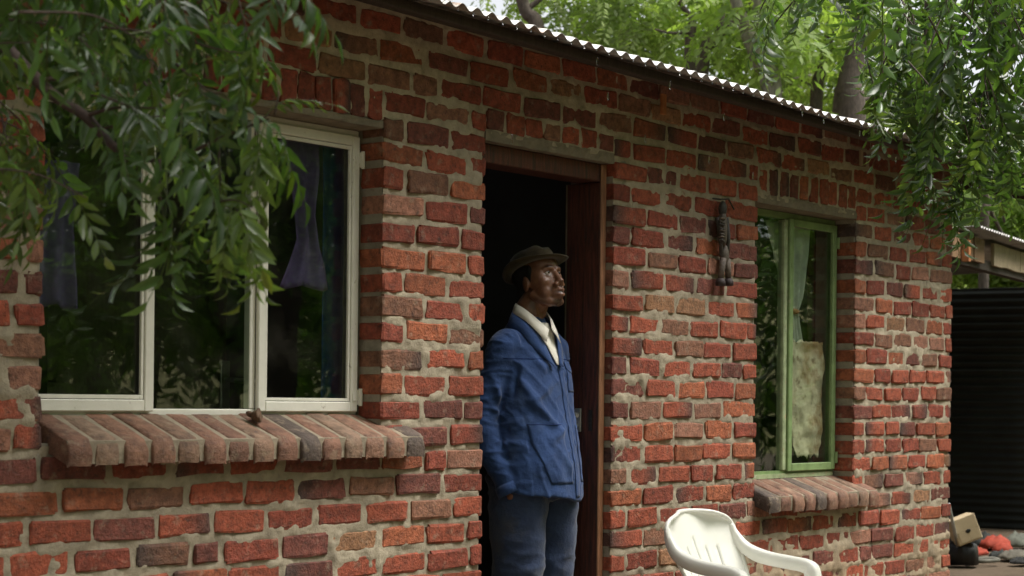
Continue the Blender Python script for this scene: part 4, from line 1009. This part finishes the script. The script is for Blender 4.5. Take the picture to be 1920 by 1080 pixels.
def scatter(P, n, D0, D1, rnd, ln, nl, young, hang, dirpx, rad=.003):
    """n short leafy twigs through a region of the crown"""
    out = []; xs_ = [p[0] for p in P]; ys_ = [p[1] for p in P]; tries = 0
    while len(out) < n and tries < n*40:
        tries += 1; x, y = rnd.uniform(min(xs_), max(xs_)), rnd.uniform(min(ys_), max(ys_))
        if not inpoly(x, y, P): continue
        D = rnd.uniform(D0, D1); a = at(x, y, D); dx_ = dirpx[0]+rnd.uniform(-.6, .6); dy_ = dirpx[1]+rnd.uniform(-.5, .5)
        v = (Vector((C_, -S_, 0))*dx_+Vector((0, 0, -1))*dy_+Vector((S_, C_, 0))*rnd.uniform(-.5, .5)).normalized()*ln*rnd.uniform(.7, 1.3)
        out.append(([a-v*.6, a+v*.05+Vector((0, 0, .02)), a+v*.5+Vector((0, 0, -.01))], rad, nl, young, hang))
    return out
# --- the tree at the left, hanging in front of the white window
rl = random.Random(5)
tb = at(-620, 1000, 4.3); tb.z = 0
ltree = thing('leafy_tree', 'leafy green tree reaching in from the left over the white window', 'tree', tuple(tb))
mb = MB(); mb.tube(catmull([tb+Vector((0, 0, -.1)), tb+Vector((.05, -.03, .9)), tb+Vector((-.05, .05, 1.9)), tb+Vector((.1, .1, 3.0)), tb+Vector((.3, 0, 4.2))], 5), [.17]+[.14]*4+[.125]*5+[.11]*5+[.09]*5+[.06], 12); mb.obj('trunk', m_bark, ltree, True)
TW = []
P_ = lambda x, y, D: at(x, y, D)
limb = [tb+Vector((.02, .05, 2.35)), P_(-260, -60, 4.1), P_(-60, 20, 4.0), P_(30, 110, 3.95), P_(100, 178, 3.9), P_(160, 218, 3.85), P_(200, 262, 3.85), P_(245, 300, 3.8)]
TW.append((limb, .021, 5, False, .5))
TW.append(([P_(160, 218, 3.85), P_(215, 202, 3.8), P_(290, 203, 3.7)], .005, 4, False, .6))
TW.append(([P_(85, 150, 3.9), P_(130, 146, 3.9), P_(190, 150, 3.85)], .005, 4, False, .6))
TW.append(([P_(245, 300, 3.8), P_(310, 300, 3.8), P_(370, 280, 3.75)], .005, 4, False, .7))
TW.append(([P_(370, 280, 3.75), P_(420, 255, 3.7), P_(470, 235, 3.7), P_(505, 215, 3.7)], .004, 4, True, .5))
TW.append(([P_(515, 215, 3.7), P_(520, 190, 3.7), P_(522, 172, 3.7)], .0025, 2, True, -.6))
TW.append(([P_(470, 235, 3.7), P_(490, 228, 3.68), P_(505, 222, 3.66)], .003, 5, True, 1.5))
TW.append(([P_(410, 262, 3.7), P_(412, 330, 3.7), P_(415, 400, 3.72)], .003, 5, True, 1.3))
TW.append(([P_(415, 400, 3.72), P_(412, 420, 3.7), P_(415, 440, 3.7)], .0025, 3, True, 1.6))
TW.append(([P_(300, 300, 3.8), P_(300, 350, 3.75), P_(305, 400, 3.75)], .003, 5, False, 1.2))
TW.append(([P_(350, 320, 3.8), P_(365, 380, 3.75), P_(360, 420, 3.75)], .003, 4, False, 1.2))
TW.append(([P_(400, 380, 3.7), P_(440, 375, 3.65), P_(475, 390, 3.6)], .0025, 4, True, 1.3))
TW.append(([P_(440, 390, 3.7), P_(475, 430, 3.65), P_(485, 450, 3.65)], .0025, 4, True, 1.4))
TW.append(([P_(480, 240, 3.7), P_(475, 300, 3.7), P_(482, 350, 3.7)], .0025, 3, True, 1.4))

TW.append(([P_(440, -90, 3.5), P_(500, -40, 3.5), P_(525, 10, 3.45)], .003, 4, False, .7))
TW.append(([P_(430, -80, 3.6), P_(450, 10, 3.6), P_(470, 80, 3.6)], .003, 6, True, .8))
TW.append(([P_(300, 60, 3.7), P_(400, 90, 3.6), P_(455, 100, 3.6)], .003, 5, True, .8))
TW.append(([P_(330, 120, 3.7), P_(390, 170, 3.65), P_(420, 175, 3.65)], .003, 6, False, 1.))
TW += scatter([(-120, -120), (380, -120), (400, 30), (350, 110), (260, 150), (170, 160), (90, 150), (-120, 170)], 31, 3.4, 4.4, rl, .24, 4, False, .45, (.6, .2))
TW += scatter([(-120, 200), (40, 200), (80, 260), (70, 300), (90, 340), (40, 370), (-120, 370)], 11, 3.5, 4.2, rl, .22, 4, True, .7, (.6, .3))
TW += scatter([(220, 180), (330, 180), (370, 210), (320, 240), (250, 230)], 4, 3.6, 4.1, rl, .2, 3, False, .7, (.5, .4))
TW += scatter([(-900, -700), (500, -700), (300, -160), (-200, -140), (-200, 350), (-900, 300)], 40, 3.2, 5.0, rl, .4, 6, False, .7, (.4, .3))
near_tree(ltree, m_bark, TW, 285, rl)
shade_clumps = [(Vector((rl.uniform(-5.2, -.9), rl.uniform(-3.6, -.9), rl.uniform(3.1, 4.8))), (.55, .55, .35)) for _ in range(20)]+[(Vector((rl.uniform(-4.4, -.5), rl.uniform(-1.3, -.3), rl.uniform(3.15, 4.4))), (.5, .4, .35)) for _ in range(20)]  # overhead clumps out of view, added to shade the left wall
br0 = np.random.default_rng(21)
# --- the tree whose drooping boughs hide the right end of the eave
rr_ = random.Random(9)
tb = Vector((2.35, -3.55, 0))
rtree = thing('drooping_tree', 'dark green drooping tree hanging over the right end of the roof', 'tree', tuple(tb))
mb = MB(); mb.tube(catmull([tb+Vector((0, 0, -.1)), tb+Vector((.05, .0, 1.0)), tb+Vector((.0, .1, 2.2)), tb+Vector((-.15, .2, 3.4)), tb+Vector((-.2, .3, 4.6))], 5), [.16]+[.135]*5+[.12]*5+[.10]*5+[.07]*5, 12); mb.obj('trunk', m_bark, rtree, True)
TW = [([tb+Vector((0, .1, 2.3)), P_(2450, -260, 6.1), P_(2150, -230, 6.2), P_(1900, -160, 6.2), P_(1700, -90, 6.3), P_(1520, -60, 6.5)], .035, 14, True, 1.),
      ([P_(1900, -160, 6.2), P_(1880, 20, 6.2), P_(1860, 180, 6.2), P_(1840, 300, 6.25)], .010, 16, False, 1.2), ([P_(1740, -100, 6.3), P_(1735, 60, 6.25), P_(1725, 210, 6.2), P_(1735, 330, 6.2)], .008, 18, False, 1.2),
      ([P_(2100, -200, 6.2), P_(1990, -20, 6.1), P_(1950, 180, 6.1), P_(1930, 280, 6.1)], .010, 16, False, 1.2), ([P_(1520, -60, 6.5), P_(1450, -20, 6.6), P_(1420, 30, 6.7)], .005, 9, True, 1.2), ([P_(1560, -70, 6.5), P_(1490, 0, 6.5), P_(1440, 60, 6.6)], .005, 8, True, 1.3),
      ([P_(1640, -80, 6.4), P_(1620, 60, 6.4), P_(1640, 170, 6.4), P_(1655, 230, 6.4)], .005, 12, True, 1.2), ([P_(1730, 210, 6.2), P_(1725, 300, 6.2), P_(1745, 350, 6.2)], .004, 7, True, 1.5), ([P_(1830, 240, 6.2), P_(1810, 320, 6.2), P_(1800, 350, 6.2)], .004, 6, False, 1.5)]
TW += scatter([(1690, -60), (2040, -60), (2040, 250), (1840, 265), (1780, 310), (1735, 290), (1710, 210), (1680, 110)], 76, 5.6, 7.0, rr_, .30, 5, False, 1.4, (.0, 1.))
TW += scatter([(1590, -80), (1700, -80), (1690, 130), (1660, 180), (1630, 90)], 7, 6.0, 7.2, rr_, .26, 5, True, 1.2, (-.2, 1.))
TW += scatter([(1400, -120), (2600, -160), (2700, 250), (2080, 260), (2060, -90)], 105, 5.2, 7.5, rr_, .4, 7, False, 1.2, (.0, .8))  # crown top out of view, thickened to shade the boughs below
near_tree(rtree, m_bark, TW, 285, rr_)

# --- trees further off: trunk, limbs and a crown of leaf sprays
br = np.random.default_rng(3)
def spray_mesh(n, ctr, rad, ln, base, rnd):
    """n pinnate sprays inside ellipsoids, vectorised; returns V,F,C"""
    npair = 5; K = npair*2+1
    ctr = np.asarray(ctr); rad = np.asarray(rad); pick = rnd.integers(0, len(ctr), n)
    g = rnd.normal(size=(n, 3)); g /= np.linalg.norm(g, axis=1)[:, None]; rr = rnd.random(n)**.45
    P = ctr[pick]+g*rr[:, None]*rad[pick]
    d = g*.8+rnd.normal(size=(n, 3))*.5; d[:, 2] -= .35; d /= np.linalg.norm(d, axis=1)[:, None]
    up = np.tile([0, 0, 1.], (n, 1))+rnd.normal(size=(n, 3))*.35; up -= d*(up*d).sum(1)[:, None]; up /= np.linalg.norm(up, axis=1)[:, None]; lat = np.cross(up, d)
    L = ln*rnd.uniform(.7, 1.3, n); cb = np.asarray(base)*rnd.uniform(.65, 1.35, (n, 1))*np.array([1, 1, 1])+rnd.uniform(-.01, .02, (n, 1))*np.array([1, .6, 0])
    Vs = []; Cs = []
    for k in range(K):
        t = 1. if k == K-1 else .2+.75*(k//2)/npair; sg = 0 if k == K-1 else (1 if k % 2 else -1)
        o = P+d*(L*t)[:, None]-np.array([0, 0, 1])*(L*t*t*.35)[:, None]
        dv = d*.55+lat*(sg*.85)-up*.25+rnd.normal(size=(n, 3))*.12; dv /= np.linalg.norm(dv, axis=1)[:, None]
        wv = np.cross(dv, up+rnd.normal(size=(n, 3))*.3); wv /= np.linalg.norm(wv, axis=1)[:, None]
        ll = (L*.36)[:, None]; ww = (L*.062)[:, None]
        Vs.append(np.stack([o, o+dv*ll*.45+wv*ww, o+dv*ll, o+dv*ll*.45-wv*ww], 1)); Cs.append(np.repeat((cb*rnd.uniform(.85, 1.15, (n, 1)))[:, None], 4, 1))
    V = np.concatenate(Vs).reshape(-1, 3); C = np.concatenate(Cs).reshape(-1, 3); F = np.arange(len(V)).reshape(-1, 4)
    return V, F, np.clip(C, .008, .5)
def far_tree(name, label, base, paths, clumps, n, ln, colr, bark, group=None):
    t = thing(name, label, 'tree', tuple(base), group)
    for i, (pts, r0, r1) in enumerate(paths):
        r0 *= .78; r1 *= .78; P = catmull(pts, 5); mb = MB(); mb.tube(P, [r0+(r1-r0)*k/(len(P)-1) for k in range(len(P))], 9); mk('trunk' if i == 0 else 'branch', mb.V, mb.F, bark, t, None, True)
    V, F, C = spray_mesh(n, [c[0] for c in clumps], [c[1] for c in clumps], ln, colr, br)
    mk('foliage', V, F.tolist(), m_leafB, t, C, False, kind='stuff')
    return t
def G(px, D): p = at(px, 700, D); return Vector((p.x, p.y, 0))
def bt(name, label, trunk, D, r0, r1, limbs, clumps, n, ln, colr, bark=m_bark):
    """trunk: pixel path from roof line up; rooted straight down to the ground"""
    top = [P_(x, y, D) for (x, y) in trunk]; base = Vector((top[0].x+(top[0].x-top[-1].x)*.15, top[0].y, 0))
    paths = [([base+Vector((0, 0, -.1)), base.lerp(top[0], .5)+Vector((.03, .02, 0))]+top, r0*1.35, r1)]
    for (pts, a, b_) in limbs: paths.append(([P_(x, y, D+dd) for (x, y, dd) in pts], a, b_))
    cl = [(P_(x, y, D+dd+.9), (rx, rx, rz)) for (x, y, dd, rx, rz) in clumps]
    return far_tree(name, label, base, paths, cl, n, ln, colr, bark, 'trees behind the house')
GB = (.20, .265, .10); GY = (.25, .29, .125); GD = (.045, .10, .028)  # GB and GY are paled and greyed to put haze into the leaves
bt('garden_tree', 'forked dark trunked tree behind the roof, its fork right above the middle of the eave', [(1293, 130), (1296, 60), (1300, 35)], 17.5, .075, .05,
   [([(1300, 38, 0), (1275, 5, 0), (1262, -40, 0)], .04, .025), ([(1300, 38, 0), (1322, 10, .1), (1335, -50, .2)], .045, .025), ([(1300, 60, 0), (1260, 62, -.2), (1228, 55, -.4)], .022, .012)],
   [(1240, -50, 0, 1.0, .7), (1340, -70, .3, 1.0, .6), (1180, 20, -.5, .6, .4), (1225, 90, .6, .5, .35), (1390, -20, 1, .6, .5), (1340, 60, 1.5, .5, .35)], 480, .30, GB)
bt('garden_tree', 'slanting dark tree leaning right behind the roof, beside the forked trunk', [(1316, 135), (1345, 75), (1385, 35)], 17.0, .085, .05,
   [([(1340, 85, 0), (1352, 40, 0), (1358, 0, .2)], .05, .03), ([(1385, 35, 0), (1420, -10, 0), (1440, -60, 0)], .04, .02)],
   [(1370, -70, 0, .9, .5), (1460, -60, .4, .8, .6), (1430, 90, 1.2, .45, .4), (1390, 130, 1.4, .4, .3)], 330, .30, GB)
bt('pale_tree', 'pale grey trunked tree leaning left behind the roof, two trunks close together', [(1446, 180), (1425, 115), (1400, 60)], 16.5, .13, .09,
   [([(1455, 175, .2), (1440, 110, .2), (1425, 50, .3), (1415, -20, .3)], .09, .06), ([(1400, 60, 0), (1375, -10, 0), (1360, -60, 0)], .08, .05), ([(1452, 170, .3), (1480, 150, .5), (1520, 140, .9)], .02, .01)],
   [(1420, 10, -.8, .7, .5), (1460, 40, -.6, .6, .5), (1400, -80, 0, 1.0, .5), (1500, -30, .6, .8, .6)], 380, .34, (.19, .26, .085), m_barkpale)
bt('garden_tree', 'slim upright dark tree behind the roof, between the pale pair and the twisted trunk', [(1530, 205), (1540, 130), (1556, 60), (1560, -30)], 18.5, .085, .05,
   [([(1543, 120, 0), (1570, 80, .2), (1590, 70, .3)], .025, .012), ([(1535, 170, 0), (1500, 150, .2), (1480, 160, .3)], .02, .01)],
   [(1520, 90, .5, .8, .6), (1580, 130, .8, .6, .5), (1500, 180, 1, .5, .3), (1560, -10, .5, 1.0, .7), (1470, 110, 1.2, .6, .5), (1610, 200, 1.2, .6, .4)], 520, .30, GY)
bt('twisted_tree', 'thick twisted dark trunk behind the roof, beside the drooping boughs', [(1598, 215), (1592, 160), (1608, 90), (1622, 20), (1628, -60)], 16.8, .15, .09,
   [([(1575, 210, .1), (1580, 170, .1), (1594, 150, 0)], .10, .10), ([(1595, 190, 0), (1640, 180, .2), (1690, 150, .4)], .03, .015)],
   [(1640, 60, .8, .7, .6), (1680, 140, 1, .7, .5), (1600, -50, .2, 1.1, .5), (1650, 200, 1.4, .6, .35)], 420, .30, GB)
bt('feathery_tree', 'fine leaved pale green tree drooping over the left part of the roof line', [(1010, 90), (985, 20), (960, -60)], 17.8, .11, .06,
   [([(985, 20, 0), (1040, -20, 0), (1090, -30, 0)], .04, .02), ([(960, -40, 0), (900, -20, 0), (860, -10, 0)], .04, .02)],
   [(1060, 10, -.2, .75, .45), (1130, 30, 0, .7, .45), (1090, 80, .3, .55, .3), (1180, 60, .5, .5, .35), (1150, -40, 0, .9, .5), (960, -60, 0, .7, .35), (1040, -60, 0, .8, .4), (1210, -10, .5, .6, .5), (1170, 115, .9, .4, .2)], 950, .26, (.22, .28, .135))
bt('far_bush', 'bright green leafy tree behind the shed roof at the far right', [(1846, 420), (1850, 380), (1835, 330)], 19.5, .07, .04,
   [([(1850, 380, 0), (1880, 440, .2), (1900, 460, .3)], .03, .02), ([(1835, 330, 0), (1870, 370, .1), (1885, 420, .2)], .025, .02)],
   [(1800, 360, .5, .8, .6), (1880, 350, .5, .9, .6), (1960, 370, .8, 1.0, .7), (1840, 420, .8, .8, .4), (1920, 430, .8, .8, .4), (1820, 505, 1.2, .8, .5), (1900, 510, 1.2, .8, .5), (1980, 500, 1.2, .8, .5)], 1700, .30, GB)
# a denser row farther behind and a distant wood on the slope
for i, (px, D, h_, wd) in enumerate([(900, 26, 6.2, 1.8), (1060, 24, 5.2, 1.5), (1330, 25, 5.4, 1.7), (1500, 24, 5.0, 1.6), (1640, 23, 5.0, 1.7), (1790, 23, 5.0, 1.7), (1930, 22, 4.6, 1.8), (1190, 28, 6.4, 2.0)]):
    g_ = G(px, D); q = Vector((g_.x, g_.y, 0))
    cl = [(q+Vector((br.uniform(-wd, wd), br.uniform(-wd, wd), br.uniform(1.2, h_))), (.9, .9, .55)) for _ in range(13)]
    far_tree('background_tree', ['yellow green tree filling the view far behind the ridge', 'soft green tree far behind the house'][i % 2]+' '+['at the left end', 'left of the forked trunk', 'behind the forked trunk', 'behind the pale pair', 'behind the twisted trunk', 'behind the drooping boughs', 'behind the shed', 'right of the feathery tree'][i], q,
             [([q, q+Vector((.1, .1, h_*.4)), q+Vector((-.1, 0, h_*.8))], .11, .04)]+[([q+Vector((0, 0, h_*.4)), q+Vector((math.cos(a)*wd*.5, math.sin(a)*wd*.5, h_*.62)), q+Vector((math.cos(a)*wd, math.sin(a)*wd, h_*.8))], .05, .02) for a in (0.3+i, 2.4+i, 4.4+i)],
             cl, 420, .30, [GY, GB][i % 2], m_bark, 'trees behind the house')
V, F, C = spray_mesh(1900, [c[0] for c in shade_clumps], [c[1] for c in shade_clumps], .26, (.06, .12, .03), br0)
mk('foliage', V, F.tolist(), m_leafA, ltree, C, False, kind='stuff')  # leaves of the unseen shading clumps, hung on the left tree
cl = [(Vector((math.cos(a)*r_, math.sin(a)*r_+4, br.uniform(1.5, 7.5))), (2.4, 2.4, 1.5)) for a, r_ in zip(br.uniform(R(-20), R(70), 90), br.uniform(34, 46, 90))]
V, F, C = spray_mesh(3000, [c[0] for c in cl], [c[1] for c in cl], .75, (.25, .28, .11), br)
mk('distant_wood', V, F.tolist(), m_leafB, None, C, False, kind='stuff')
cl = [(Vector((math.cos(a)*r_, math.sin(a)*r_, br.uniform(.6, 12.5))), (2.4, 2.4, 1.7)) for a, r_ in zip(br.uniform(R(-140), R(-5), 150), br.uniform(16, 24, 150))]  # unseen thicket added to darken pane reflections and block the lower sky
V, F, C = spray_mesh(8500, [c[0] for c in cl], [c[1] for c in cl], .8, (.07, .12, .035), br)
mk('added_thicket', V, F.tolist(), m_leafB, None, C, False, kind='stuff')
# trees in the garden before the house: they show in the window panes, the left two added to darken the wall
for i, (x, y, h_, wd) in enumerate([(8.2, -2.2, 5.5, 1.9), (9.5, -6.0, 6, 2.3), (5.6, -8.8, 6, 2.3), (2.0, -10.5, 6, 2.2), (7.0, -11.5, 7, 2.6), (12.5, -3.5, 7, 2.4), (-2.5, -11.0, 6.5, 2.4), (12, -9, 7, 2.6), (-7.5, -8.5, 7, 2.6), (4.5, -6.5, 5.5, 1.8), (15, -6.5, 7, 2.6)]):
    q = Vector((x, y, 0)); cl = [(q+Vector((br.uniform(-wd, wd), br.uniform(-wd, wd), br.uniform(1.5, h_))), (.95, .95, .6)) for _ in range(16)]
    far_tree('garden_tree', 'garden tree in front of the house reflected in the window panes', q, [([q, q+Vector((.15, .1, h_*.35)), q+Vector((-.1, 0, h_*.8))], .15, .05)]+[([q+Vector((.1, .1, h_*.3)), q+Vector((math.cos(a)*wd*.5, math.sin(a)*wd*.5, h_*.55)), q+Vector((math.cos(a)*wd, math.sin(a)*wd, h_*.8))], .06, .02) for a in (0.3+i, 2.4+i, 4.4+i)], cl, 1500, .36, (.13, .22, .055), m_bark, 'trees in the front garden')
